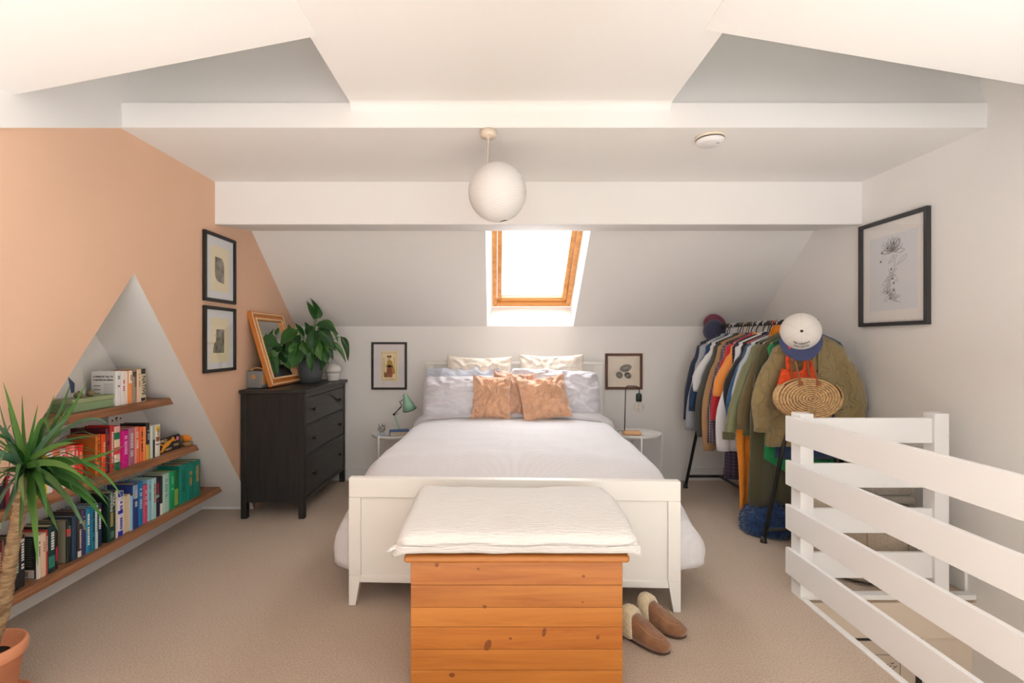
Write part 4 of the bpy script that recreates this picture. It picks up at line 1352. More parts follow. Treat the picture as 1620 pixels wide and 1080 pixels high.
for ring, (n, L, wd) in enumerate(((5, .035, .012), (8, .06, .018), (11, .085, .022), (9, .10, .024))):
    for k in range(n):
        ls.append(petal(0.0, .47, PI * (.02 + .96 * k / (n - 1)) + rr.uniform(-.1, .1), L * rr.uniform(.8, 1.1), wd))
for k in range(12):
    ls.append(petal(rr.uniform(-.03, .04), .40 - k * .02, rr.choice((PI * .15, PI * .85, PI * 1.2, -PI * .2)) + rr.uniform(-.3, .3), rr.uniform(.05, .1), .018))
ls.append([(.0 + .02 * math.sin(q * .5), .46 - q * .022) for q in range(15)])
ls.append([(-.03 + .015 * math.sin(q * .7), .36 - q * .018) for q in range(12)])
for k in range(9):
    ls.append([(-.05 + .012 * k + .02 * math.sin(q * .8 + k), .25 - k * .008 - q * .006) for q in range(9)])
strokes('line_drawing', ls, mat('grey_ink', (128, 126, 128), .8), p3_, .0009)
for k, (x, z) in enumerate(((-.085, .475), (-.095, .42), (-.04, .50), (.01, .525), (-.01, .36), (.0, .30), (.01, .27), (.01, .225), (-.04, .215), (-.015, .175))):
    poly('ink_fleck', [(x - .008, z - .006), (x + .004, z - .008), (x + .01, z + .008), (x - .002, z + .004)], INK, p3_)
# figure card on the back wall
p4_ = picture('framed_print', 'black framed old playing card figure print on the white back wall', (-1.02, YB - .001, .876), 0, .342, .458, .021, BLACK, mat('grey_white_mount', (228, 224, 226), .8))
sheet('paper', -.078, .088, .082, .372, mat('old_card', (246, 230, 186), .8), p4_)
GO = mat('ochre_line', (130, 92, 44), .8)
strokes('border_line', [[(-.07, .092), (.068, .092), (.068, .365), (-.07, .365), (-.07, .092)], [(-.07, .353), (.068, .353)]], GO, p4_, .0012)
poly('coat', [(-.022, .12), (.03, .118), (.034, .16), (.018, .235), (-.014, .235), (-.026, .18)], mat('russet_print', (168, 96, 72), .8), p4_)
poly('shoulders', [(-.03, .22), (.034, .215), (.03, .27), (.012, .285), (-.012, .285)], mat('ochre_print', (206, 160, 84), .8), p4_)
n = 12
poly('face', [(.0 + .014 * math.cos(2 * PI * i / n), .298 + .018 * math.sin(2 * PI * i / n)) for i in range(n)], mat('pale_flesh_print', (236, 206, 160), .8), p4_)
poly('hat', [(-.018, .308), (.018, .308), (.024, .32), (.01, .335), (0, .322), (-.012, .336), (-.022, .32)], GO, p4_)
poly('drum', [(-.052, .125), (-.03, .115), (-.015, .13), (-.028, .165), (-.048, .168)], mat('dark_ochre_print', (150, 110, 40), .8), p4_)
poly('sleeve', [(.028, .15), (.054, .15), (.056, .17), (.034, .24), (.024, .22)], mat('ochre_print', (206, 160, 84), .8), p4_)
strokes('staff', [[(-.05, .13), (-.052, .31)], [(.05, .16), (.046, .32)], [(-.03, .10), (.05, .1)], [(-.02, .17), (.03, .2)], [(.0, .12), (.0, .2)], [(-.04, .24), (-.02, .2)]], GO, p4_, .0016)
# shells print on the back wall
p5_ = picture('framed_print', 'brown wood framed print of three shells on the white back wall', (1.243, YB - .001, .878), 0, .358, .347, .024, wood('walnut_frame', (112, 66, 42), (84, 46, 28), 'X', 4, .45), mat('ecru_mount', (238, 224, 206), .85))
SH1 = mat('shell_print', (92, 88, 82), .8, rgb2=(170, 164, 150), vscale=50)


def shell(cx, cz, rx, rz, ang):
    n = 18
    ca, sa = math.cos(ang), math.sin(ang)
    ring = lambda k: [(cx + k * rx * math.cos(2 * PI * i / n) * ca - k * rz * math.sin(2 * PI * i / n) * sa, cz + k * rx * math.cos(2 * PI * i / n) * sa + k * rz * math.sin(2 * PI * i / n) * ca) for i in range(n)]
    poly('shell', ring(1), SH1, p5_)
    ls = [ring(k) + [ring(k)[0]] for k in (.98, .72, .45)]
    strokes('shell_lines', ls, INK, p5_, .0013, -.0096)
    poly('shell_hollow', ring(.4), mat('shell_hollow', (150, 146, 136), .8), p5_, -.0098)


shell(.018, .205, .058, .034, .25)
shell(-.042, .138, .034, .030, 2.2)
shell(.038, .136, .034, .028, -.5)
# landing picture in the stairwell
p6_ = picture('framed_print', 'black framed bird sketch hanging in the stairwell below the railing', (1.97, 2.639, -.83), 0, .56, .62, .026, BLACK, mat('tan_mount', (214, 196, 176), .8), .02)
sheet('paper', -.172, .172, .09, .515, mat('tan_paper', (208, 190, 170), .8), p6_)
strokes('border_line', [[(-.172, .09), (.172, .09), (.172, .515), (-.172, .515), (-.172, .09)]], INK, p6_, .002)
for x, z in ((.13, .47), (.115, .455), (.10, .463), (.13, .44), (.145, .452), (.09, .44)):
    poly('bird', [(x - .014, z + .006), (x, z), (x + .014, z + .007), (x + .004, z - .005), (x - .003, z - .005)], INK, p6_)

# ------------------------------------------------------------------ paper lantern pendant and smoke alarm
PAPER = mat('white_paper', (230, 225, 221), .85, trans=0)
pd = thing('pendant_lamp', 'round white paper lantern hanging from the flat ceiling over the bed', 'lamp', (-.035, 2.60, ZC))
IV = mat('ivory_plastic', (224, 206, 186), .5)
MB().lathe([(0, 0), (.045, 0), (.045, -.02), (.040, -.034), (.010, -.038), (.006, -.048), (0, -.048)], 28).build('ceiling_rose', IV, pd, smooth=True)
MB().tube([(0, 0, -.045), (-.002, 0, -.10), (-.004, 0, -.205)], .0028, 6).build('cord', IV, pd)
lr = []
NB = 150
for k in range(NB + 1):
    a = .16 + (PI - .30) * k / NB
    r = .150 * (1 + .007 * (abs(math.sin(k * PI / 5))))
    lr.append((r * math.sin(a), .150 * math.cos(a)))
lo_ = MB().lathe(lr, 48, cap0=False, cap1=False).build('paper_shade', PAPER, pd, smooth=True, loc=(.048, .0, -.322), rot=(.1, -.22, 0))
wr = MB()
for k in range(1, 30):
    a = .16 + (PI - .30) * k / 30
    r = .1512 * math.sin(a)
    wr.tube([(r * math.cos(t / 32 * 2 * PI), r * math.sin(t / 32 * 2 * PI), .1512 * math.cos(a)) for t in range(33)], .0008, 4)
wr.build('wire_rib', PAPER, lo_)
MB().tube([(-.05, 0, .145), (0, 0, .15), (.05, 0, .145)], .0016, 5).build('wire_carrier', IV, lo_)
sm = thing('smoke_alarm', 'round white smoke alarm on the flat ceiling', 'smoke alarm', (1.155, 2.67, ZC))
MB().lathe([(0, 0), (.075, 0), (.077, -.012), (.072, -.014), (0, -.014)], 36).build('base', mat('ivory_alarm', (232, 218, 200), .5), sm, smooth=True)
MB().lathe([(0, -.016), (.071, -.016), (.071, -.019), (0, -.019)], 36).build('vent_ring', mat('dark_vent', (96, 84, 74), .7), sm)
MB().lathe([(0, -.021), (.072, -.021), (.072, -.026), (.066, -.038), (.055, -.044), (0, -.046)], 36).build('cover', mat('white_alarm', (232, 228, 226), .5), sm, smooth=True)
MB().lathe([(0, -.046), (.009, -.046), (.009, -.049), (0, -.049)], 14, c=(.03, -.025, .003)).build('test_button', mat('grey_button', (190, 190, 190), .5), sm)


# ------------------------------------------------------------------ plants
def at(px, py, Y):
    """world point seen at picture position (px, py) at the distance Y"""
    return Vector(((px - 783) * Y / 787, Y, 1.34 - (py - 540) * Y / 787))


def leaf_mesh(name, m, droop, fold, n=9):
    """broad pointed blade, length 1 along +y, half width .5 at x, up +z"""
    b = MB()
    rows = []
    for j in range(n + 1):
        t = j / n
        w = (math.sin(PI * t ** .68) ** 1.0) * .5 if 0 < t < 1 else 0.004
        z = -droop * t * t
        rows.append([(-w, t, z + fold * w + .02 * math.sin(t * 9)), (-w * .5, t, z + fold * w * .45), (0, t, z), (w * .5, t, z + fold * w * .45), (w, t, z + fold * w - .02 * math.sin(t * 8))])
    b.rings(rows, False, False, closed=False)
    o = b.build(name, m, None, smooth=True)
    me = o.data
    bpy.data.objects.remove(o)
    return me


LEAFM = [mat('lily_leaf_%d' % i, c, .38, var=.25, vscale=3, spec=.45) for i, c in enumerate(((48, 94, 40), (38, 78, 36), (72, 120, 46)))]
LMESH = [leaf_mesh('lily_blade', LEAFM[i % 3], d, f) for i, (d, f) in enumerate(((.10, .25), (.22, .3), (.35, .2), (.15, .5), (.05, .35), (.3, .35)))]


def put_leaf(me, base, tip, width, face, parent, name='leaf'):
    base, tip = Vector(base), Vector(tip)
    d = tip - base
    L = d.length
    y = d.normalized()
    z = Vector(face)
    z = (z - y * z.dot(y)).normalized()
    x = y.cross(z)
    M = Matrix(((x.x * width, y.x * L, z.x * L, base.x), (x.y * width, y.y * L, z.y * L, base.y), (x.z * width, y.z * L, z.z * L, base.z), (0, 0, 0, 1)))
    o = bpy.data.objects.new(name, me)
    C.objects.link(o)
    o.parent = parent
    o.matrix_parent_inverse = parent.matrix_basis.inverted()
    o.matrix_basis = M
    return o


PL = Vector((-1.635, 4.42, DZ))
pz = thing('peace_lily', 'leafy green peace lily in a dark grey pot on the black chest', 'plant', PL)
PGREY = mat('dark_grey_pot', (78, 82, 86), .6, var=.1, vscale=20)
MB().lathe([(0, 0), (.074, 0), (.086, .01), (.098, .07), (.104, .15), (.105, .205), (.099, .206), (.096, .18), (0, .18)], 36).build('pot', PGREY, pz, smooth=True)
MB().lathe([(0, .178), (.094, .182), (.05, .19), (0, .192)], 20).build('soil', mat('potting_soil', (52, 42, 34), .95, bump=.6, bscale=60), pz, smooth=True)
LL = [  # base px, tip px, width px, depth offset base / tip, face, mesh
    ((600, 385), (437, 515), 150, -.10, -.18, (-.3, -1, .55), 0), ((735, 395), (722, 592), 100, -.12, -.2, (.1, -1, .3), 1), ((612, 560), (556, 716), 150, -.14, -.2, (-.2, -1, .3), 0),
    ((520, 545), (398, 735), 130, -.08, -.12, (-.5, -1, .3), 1), ((600, 480), (480, 560), 120, -.06, -.12, (-.3, -.8, .8), 0), ((742, 305), (678, 132), 52, 0, 0, (.7, -1, 0), 3),
    ((752, 300), (726, 106), 46, .03, .04, (.9, -.6, 0), 3), ((765, 290), (790, 190), 60, .02, .03, (.8, -.8, 0), 3), ((750, 345), (945, 388), 96, 0, -.02, (.0, -.7, 1), 1), ((815, 300), (975, 435), 72, .06, .04, (.5, -.5, 1), 2),
    ((968, 442), (1050, 640), 62, .05, .05, (.7, -.8, .4), 1), ((890, 492), (1035, 628), 52, .02, .02, (.4, -.7, .8), 2), ((790, 400), (925, 548), 100, -.06, -.08, (.3, -1, .6), 1),
    ((765, 520), (865, 680), 80, -.08, -.1, (.3, -1, .4), 0), ((850, 545), (908, 638), 50, -.03, -.03, (.5, -1, .3), 1), ((655, 455), (572, 315), 38, .02, .03, (.6, -1, .2), 3),
    ((692, 430), (664, 308), 46, .04, .06, (.8, -1, 0), 3), ((712, 570), (715, 748), 70, -.14, -.13, (.1, -1, .1), 0), ((545, 395), (500, 335), 36, .0, .02, (-.6, -1, .6), 2),
    ((835, 590), (795, 740), 66, -.06, -.08, (.4, -1, .2), 1), ((640, 600), (640, 470), 80, -.04, -.03, (-.3, -1, .2), 4), ((560, 600), (470, 740), 100, -.05, -.02, (-.6, -.9, .3), 1),
    ((800, 470), (760, 620), 90, -.09, -.14, (.1, -1, .4), 0), ((720, 420), (860, 470), 100, -.03, -.06, (.1, -.7, .9), 1), ((640, 490), (690, 620), 90, -.07, -.1, (-.2, -1, .3), 5),
    ((520, 470), (440, 590), 90, .0, .0, (-.8, -.7, .4), 1), ((480, 590), (420, 660), 70, -.02, .0, (-.6, -1, .4), 5), ((770, 370), (880, 440), 90, .05, .08, (.2, -.6, 1), 4), ((600, 500), (520, 640), 96, -.12, -.16, (-.4, -1, .3), 5),
    ((820, 540), (870, 660), 74, .03, .06, (.8, -.8, .3), 1), ((690, 350), (740, 500), 84, .05, .02, (.2, -1, .5), 4), ((620, 430), (560, 560), 90, -.1, -.13, (-.2, -1, .4), 1), ((830, 470), (905, 600), 84, -.02, -.05, (.5, -1, .5), 2),
    ((560, 500), (450, 640), 90, -.02, -.05, (-.4, -1, .5), 0), ((500, 600), (520, 730), 84, -.1, -.12, (-.1, -1, .2), 2), ((740, 480), (800, 640), 90, -.12, -.16, (.2, -1, .4), 5), ((790, 360), (900, 470), 80, .08, .1, (.3, -.7, .9), 0), ((760, 440), (830, 540), 84, .08, .12, (.5, -.5, .8), 0),
]
stem = MB()
for (b_, t_, wpx, d0, d1, fc, mi_) in LL:
    Y0, Y1 = 4.42 + d0, 4.42 + d1
    bp_ = at(360 + b_[0] / 5.4, 450 + b_[1] / 5.4, Y0)
    tp_ = at(360 + t_[0] / 5.4, 450 + t_[1] / 5.4, Y1)
    for p_ in (bp_, tp_):                               # keep the leaves off the wall and in front of the leaning mirror
        p_.x = max(p_.x, -1.86 + .0)
    wd = wpx / 5.4 * Y0 / 787 * 1.02
    put_leaf(LMESH[mi_], bp_, tp_, wd, fc, pz)
    r0 = PL + Vector((RND.uniform(-.05, .05), RND.uniform(-.05, .05), .185))
    mid = (r0 + bp_) / 2 + Vector((0, 0, .06))
    stem.tube([r0 - PL, mid - PL, bp_ - PL, bp_ + (tp_ - bp_) * .3 - PL], [.0035, .003, .0028, .001], 5)
stem.build('leaf_stalk', LEAFM[2], pz, smooth=True)

# dragon palm in a terracotta pot
DP = Vector((-1.845, 1.80, 0))
TERR = mat('terracotta', (222, 148, 108), .75, var=.12, vscale=9, bump=.1, bscale=90)
dp_ = thing('dragon_palm', 'spiky green dragon palm in a terracotta pot by the alcove shelves', 'plant', DP)
MB().lathe([(0, .02), (.076, .02), (.080, .026), (.103, .192), (.112, .193), (.116, .2), (.117, .232), (.112, .24), (.104, .238), (.100, .2), (0, .19)], 40).build('pot', TERR, dp_, smooth=True)
MB().lathe([(0, 0), (.105, 0), (.130, .024), (.132, .030), (.126, .032), (.104, .012), (0, .012)], 40).build('saucer', TERR, dp_, smooth=True)
MB().lathe([(0, .188), (.1, .192), (.05, .2), (0, .205)], 24).build('soil', mat('potting_soil', (52, 42, 34), .95), dp_, smooth=True)
tp = [Vector((0, 0, .18)), at(2, 975, 1.80) - DP, at(9, 938, 1.80) - DP, at(19, 868, 1.80) - DP, at(28, 820, 1.80) - DP, at(36, 782, 1.80) - DP, at(41, 752, 1.80) - DP]
trk = MB()
tpts, trr = [], []
for k in range(61):
    q = k / 60 * (len(tp) - 1)
    i0 = min(int(q), len(tp) - 2)
    tpts.append(tp[i0].lerp(tp[i0 + 1], q - i0))
    trr.append((.024 - .006 * k / 60) * (1 + .07 * math.sin(k * 1.9) + .05 * nz(k * .7, 1)))
trk.tube(tpts, trr, 12)
trk.build('trunk', mat('ringed_bark', (166, 138, 102), .85, rgb2=(116, 90, 62), vscale=30, stretch=(1, 1, 3), bump=.6, bscale=50), dp_, smooth=True)
DLM = [mat('palm_leaf_%d' % i, c, .4, var=.2, vscale=4) for i, c in enumerate(((54, 104, 42), (42, 86, 40), (74, 120, 50), (66, 104, 78)))]


def strap(base, ctrl, tip, wd, m, up=Vector((0, -1, .4))):
    base, ctrl, tip = Vector(base), Vector(ctrl), Vector(tip)
    rows = []
    n = 12
    for j in range(n + 1):
        t = j / n
        p = base * (1 - t) ** 2 + ctrl * 2 * t * (1 - t) + tip * t * t
        d = ((ctrl - base) * (1 - t) + (tip - ctrl) * t).normalized()
        s = d.cross(up)
        if s.length < .1:
            s = d.cross(Vector((1, 0, 0)))
        s.normalize()
        u = s.cross(d)
        w = wd / 2 * min(1, .55 + t * 3) * (1 - t ** 2.2) + .0004
        rows.append([p - s * w + u * w * .35, p, p + s * w + u * w * .35])
    return MB().rings(rows, False, False, closed=False).build('leaf', m, dp_, smooth=True)


CR = (41, 742)
tips = [  # tip px, control px, width, depth of control / tip
    ((138, 603), (96, 690), 15, -.02, .05), ((113, 604), (88, 680), 12, .05, .1), ((5, 604), (30, 680), 13, 0, .0), ((-2, 632), (12, 690), 14, -.1, -.2), ((82, 704), (70, 610), 11, .05, .0),
    ((60, 700), (84, 612), 9, .08, .1), ((199, 704), (120, 742), 11, -.05, -.1), ((172, 672), (140, 635), 8, .05, .05), ((172, 800), (120, 720), 15, -.1, -.2), ((154, 798), (110, 735), 15, -.12, -.2),
    ((195, 790), (150, 700), 9, -.05, -.05), ((140, 846), (96, 742), 14, -.14, -.2), ((171, 836), (140, 760), 12, -.1, -.14), ((93, 842), (66, 770), 16, -.18, -.25), ((60, 896), (56, 790), 17, -.2, -.28),
    ((0, 838), (30, 770), 17, -.16, -.24), ((-30, 690), (10, 668), 16, -.1, -.2), ((-30, 770), (0, 740), 14, -.1, -.2), ((-35, 800), (5, 738), 15, -.14, -.25), ((-40, 730), (0, 700), 15, -.08, -.1),
    ((35, 625), (38, 690), 9, .1, .15), ((10, 625), (24, 690), 8, .12, .2), ((120, 700), (80, 700), 14, -.1, -.15), ((110, 660), (80, 680), 13, -.06, .0), ((75, 820), (70, 740), 15, -.2, -.26),
    ((30, 850), (40, 780), 14, -.22, -.3), ((135, 760), (95, 715), 13, -.16, -.25), ((168, 742), (120, 715), 9, -.04, -.02), ((60, 640), (52, 690), 12, -.05, -.1), ((86, 625), (66, 690), 13, .02, .1),
    ((110, 640), (76, 700), 12, .08, .16), ((-10, 660), (20, 700), 13, .05, .1), ((150, 690), (100, 690), 9, .1, .18), ((124, 820), (88, 740), 13, -.22, -.34), ((40, 800), (30, 750), 15, -.24, -.36), ((-20, 850), (0, 770), 14, -.2, -.32),
]
cb = at(CR[0], CR[1], 1.80)
for k, (t_, c_, wpx, d0, d1) in enumerate(tips):
    b_ = cb + Vector((RND.uniform(-.012, .012), RND.uniform(-.012, .012), RND.uniform(-.03, .02)))
    strap(b_ - DP, at(c_[0], c_[1], 1.80 + d0) - DP, at(t_[0], t_[1], 1.80 + d1) - DP, wpx * .82 * 1.8 / 787, DLM[k % 4])
r2 = random.Random(21)
for k in range(62):
    az = r2.uniform(0, 2 * PI)
    el = r2.uniform(-.5, 1.2)
    L = r2.uniform(.22, .36)
    d = Vector((math.cos(az) * math.cos(el), math.sin(az) * math.cos(el), math.sin(el)))
    b_ = cb + d * .008 + Vector((0, 0, r2.uniform(-.04, .02))) - DP
    c_ = b_ + d * L * .6 + Vector((0, 0, .05))
    e_ = b_ + Vector((d.x, d.y, d.z * .55)) * L + Vector((0, 0, -.10 * math.cos(el)))
    if e_.x + DP.x < -1.9 and not (1.5 < e_.y + DP.y < 2.2):
        e_.x = -1.88 - DP.x
    strap(b_, c_, e_, r2.uniform(.007, .016), DLM[r2.randrange(4)], Vector((0, 0, 1)))

# ------------------------------------------------------------------ clothes rack
RACKM = mat('black_rack_tube', (36, 38, 40), .45)
BARZ = 1.475


def bar_x(y):
    return 2.11 - (y - 3.28) / 1.34 * .05


rk = thing('clothes_rack', 'black metal clothes rack with splayed legs standing along the right wall', 'clothes rack', (0, 0, 0))
MB().tube([(bar_x(3.26), 3.26, BARZ), (bar_x(4.64), 4.64, BARZ)], .0125, 12).build('top_bar', RACKM, rk, smooth=True)
for y, zc in ((3.32, .085), (4.56, .105)):
    xc = bar_x(y)
    for s in (-1, 1):
        MB().tube([(xc + s * .012, y, BARZ), (xc + s * .315, y, .012)], .0135, 10).build('leg', RACKM, rk, smooth=True)
        MB().lathe([(0, 0), (.022, 0), (.020, .012), (.016, .04), (0, .04)], 14, c=(xc + s * .316, y, 0)).build('foot', RACKM, rk, smooth=True)
    q = .315 * (1 - zc / BARZ)
    MB().tube([(xc - q, y, zc), (xc + q, y, zc)], .013, 8).build('cross_bar', RACKM, rk, smooth=True)
MB().tube([(bar_x(3.32), 3.32, .085), (bar_x(4.56), 4.56, .105)], .013, 8).build('lower_bar', RACKM, rk, smooth=True)

HBLACK = mat('black_hanger', (34, 36, 38), .4)
HWHITE = mat('white_hanger', (226, 226, 222), .4)
HORANGE = mat('orange_hanger', (232, 96, 52), .4)
HWOOD = mat('wooden_hanger', (206, 150, 92), .5)


def hanger(x, y, m, label, thick=.004, flat=False):
    o = thing('coat_hanger', label, 'hanger', (x, y, BARZ), (0, 0, 0), 'hangers on the clothes rack')
    r = .0165 + thick
    pts = [(r * math.cos(a), 0, r * math.sin(a)) for a in [PI * (-.12 + 1.27 * k / 14) for k in range(15)]]
    pts = [(-p[0], p[1], p[2]) for p in pts]
    pts += [(.004, 0, -.034), (0, 0, -.045), (0, 0, -.075)]
    MB().tube(pts, thick, 7).build('hook', m, o, smooth=True)
    sh = [(-.205, 0, -.150), (-.15, 0, -.125), (-.07, 0, -.092), (0, 0, -.075), (.07, 0, -.092), (.15, 0, -.125), (.205, 0, -.150)]
    MB().tube(sh, thick * 1.9, 7).build('shoulder_bar', m, o, smooth=True)
    return o


def interp(tab, z):
    for a, b in zip(tab, tab[1:]):
        if z <= b[0]:
            t = (z - a[0]) / (b[0] - a[0])
            return [p + (q - p) * t for p, q in zip(a[1:], b[1:])]
    return list(tab[-1][1:])


def garment(name, label, cat, y, m, hem, w=.25, sleeve=.62, fold=1.0, depth=.030, seed=1, collar=True, srad=.056, open_front=None, cuff=None, hem_tilt=0.0, xoff=0.0, flare=.03, sleeves=True, swing=.0, nsm=14):
    """a garment on a hanger seen edge-on: flattened body and two hanging sleeves (z measured down from the bar)"""
    x = bar_x(y) + xoff
    o = thing(name, label, cat, (x, y, BARZ), (0, 0, 0), 'clothes on the clothes rack')
    # body: depth below bar, half width, half depth
    tab = [(.078, .050, .020), (.092, .085, .024), (.112, .135, .024), (.140, .190, .026), (.18, .218, depth), (.30, w - .03, depth * 1.15), (.55, w - .005, depth * 1.1), (hem, w + flare, depth)]
    zs = [.078, .092, .112, .140, .18] + [.18 + (hem - .18) * (k + 1) / 14 for k in range(14)]
    N = 40
    rings = []
    for z in zs:
        hw, hd = interp(tab, z)
        fz = smooth01((z - .2) / .5)
        ring = []
        for i in range(N):
            a = 2 * PI * i / N
            ca, sa = math.cos(a), math.sin(a)
            px = math.copysign(abs(ca) ** .8, ca) * hw
            rip = fold * fz * (.012 * math.sin(px * 34 + seed * 1.7) + .010 * nz(px * 9, z * 2.5, seed)) * min(1, hd / .02)
            py = math.copysign(abs(sa) ** .7, sa) * hd + rip
            zz = -z - (hem_tilt * px + .010 * nz(px * 6, seed)) * smooth01((z - .25) / (hem - .25))
            ring.append((px + .008 * fz * nz(z * 4, px * 3, seed + 3), py, zz))
        rings.append(ring)
    MB().rings(rings, False, True).build('body', m, o, smooth=True)
    if collar:
        cr = []
        for k in range(21):
            a = -PI * .5 + 2 * PI * k / 20
            cr.append((.052 * math.cos(a), .026 * math.sin(a), -.082 - .012 * math.sin(a) * -1))
        MB().tube(cr, .010 if collar is True else collar, 7).build('collar', m, o, smooth=True)
    if sleeves:
        for s in (-1, 1):
            rs_ = []
            K = 13
            for k in range(K + 1):
                t = k / K
                L = sleeve * t
                cx = s * (.195 + .125 * smooth01(t * 1.3) + .012 * math.sin(t * 5 + seed)) + swing * t * s
                cz = -.150 - L * .985
                r = srad * (1.10 - .32 * t) * (.86 + .14 * min(1, t * 6))
                ring = []
                for i in range(nsm):
                    a = 2 * PI * i / nsm
                    wob = 1 + .10 * fold * nz(math.cos(a) * 1.5 + seed, t * 6, math.sin(a) * 1.5 + s)
                    ring.append((cx + math.cos(a) * r * wob - s * .02 * (1 - t) * (1 if t < .2 else 0), math.sin(a) * r * .62 * wob - .006 * math.sin(t * 3), cz + s * math.cos(a) * r * .55 * max(0, 1 - t * 3) * -1))
                rs_.append(ring)
            MB().rings(rs_, True, True).build('sleeve', m, o, smooth=True)
            if cuff:
                cx = s * (.195 + .125 + .012 * math.sin(5 + seed)) + swing * s
                r = srad * .80
                cz = -.150 - sleeve * .985
                MB().lathe([(r * 1.02, -.05), (r * 1.06, -.045), (r * 1.06, 0), (r * .98, .004)], 14, c=(0, 0, 0), cap0=False, cap1=True).build('cuff', cuff, o, smooth=True, loc=(cx, -.003, cz + .046)).scale = (1, .66, 1)
    return o


def cloth(name, c, **k):
    k.setdefault('bump', .2)
    k.setdefault('bscale', 160)
    return mat('cloth_' + name, c, k.pop('rough', .85), sheen=k.pop('sheen', .3), **k)


PLAID1 = plaid('cloth_plaid_plum', (116, 92, 108), (52, 50, 72), (214, 200, 200), 14)
PLAID2 = plaid('cloth_plaid_navy', (44, 48, 76), (26, 30, 48), (150, 110, 130), 12)
G = [  # name, label, category, y, material, hem, width, sleeve, extras, hanger material
    ('jacket', 'dark navy jacket at the far end of the clothes rack', 'jacket', 4.50, cloth('navy', (40, 52, 74)), .84, .25, .70, dict(seed=1), HBLACK),
    ('sweatshirt', 'light grey sweatshirt second from the far end of the clothes rack', 'sweatshirt', 4.425, cloth('heather', (172, 178, 188)), .92, .26, .78, dict(seed=2, srad=.06), HBLACK),
    ('shirt', 'deep blue denim shirt between grey sweatshirt and white tee on the rack', 'shirt', 4.35, cloth('deep_blue', (38, 64, 102)), .86, .25, .60, dict(seed=3), HWHITE),
    ('shirt', 'white cotton shirt left of the charcoal jacket on the rack', 'shirt', 4.285, cloth('white_far', (226, 226, 228)), .80, .25, .42, dict(seed=4, srad=.05), HWHITE),
    ('jacket', 'charcoal green jacket left of the camel coat on the rack', 'jacket', 4.215, cloth('charcoal', (74, 76, 70)), .92, .27, .80, dict(seed=5, srad=.062), HBLACK),
    ('coat', 'camel coat with long sleeves on the clothes rack', 'coat', 4.12, cloth('camel', (186, 144, 100)), 1.02, .27, .90, dict(seed=6, srad=.062), HWOOD),
    ('flannel_shirt', 'plum and grey checked flannel shirt right of the camel coat', 'shirt', 4.04, PLAID1, .98, .26, .82, dict(seed=7, srad=.056), HBLACK),
    ('shirt', 'red shirt between the checked flannel and the orange tee', 'shirt', 3.97, cloth('red', (200, 40, 50)), .88, .25, .62, dict(seed=8), HBLACK),
    ('tee_shirt', 'bright orange tee between the red and white shirts on the rack', 'shirt', 3.91, cloth('bright_orange', (248, 158, 74)), .82, .25, .42, dict(seed=9, srad=.054), HWHITE),
    ('shirt', 'long white cotton shirt in the middle of the clothes rack', 'shirt', 3.84, cloth('white_mid', (232, 230, 234), rough=.8), .98, .27, .84, dict(seed=10, srad=.066, fold=1.4), HWHITE),
    ('tee_shirt', 'black tee right of the long white shirt on the rack', 'shirt', 3.785, cloth('black', (40, 40, 42)), .80, .25, .52, dict(seed=11, srad=.050, swing=-.02), HBLACK),
    ('denim_shirt', 'mid blue denim shirt right of the black tee', 'shirt', 3.72, cloth('denim', (52, 96, 142), var=.3, vscale=14), .90, .26, .70, dict(seed=12), HORANGE),
    ('blouse', 'pale satin blouse between the denim shirt and olive bomber', 'blouse', 3.665, cloth('pale_satin', (196, 202, 206), rough=.35), .84, .25, .60, dict(seed=13, srad=.056, swing=.0), HWHITE),
    ('bomber_jacket', 'shiny olive bomber jacket with ribbed cuffs on the rack', 'jacket', 3.61, cloth('olive_satin', (118, 120, 80), rough=.36, bump=.5, bscale=22), .82, .27, .70, dict(seed=14, srad=.054, swing=.08, cuff=cloth('olive_rib', (84, 82, 54)), fold=1.6), HBLACK),
    ('jacket', 'khaki brown jacket right of the olive bomber on the rack', 'jacket', 3.555, cloth('khaki', (118, 102, 70)), .84, .25, .62, dict(seed=15, srad=.052), HBLACK),
    ('tee_shirt', 'pale blue tee left of the bright green shirt on the rack', 'shirt', 3.51, cloth('pale_blue', (126, 166, 196)), .80, .24, .42, dict(seed=16, sleeves=False), HWHITE),
]
for (nm, lab, cat, y, m, hem, w, sl, ex, hm) in G:
    garment(nm, lab, cat, y, m, hem, w, sl, **ex)
    hanger(bar_x(y), y, hm, 'hanger carrying the ' + lab.split(' on the')[0].split(' at the')[0].split(' second')[0].split(' left of')[0].split(' right of')[0].split(' between')[0].split(' in the')[0])
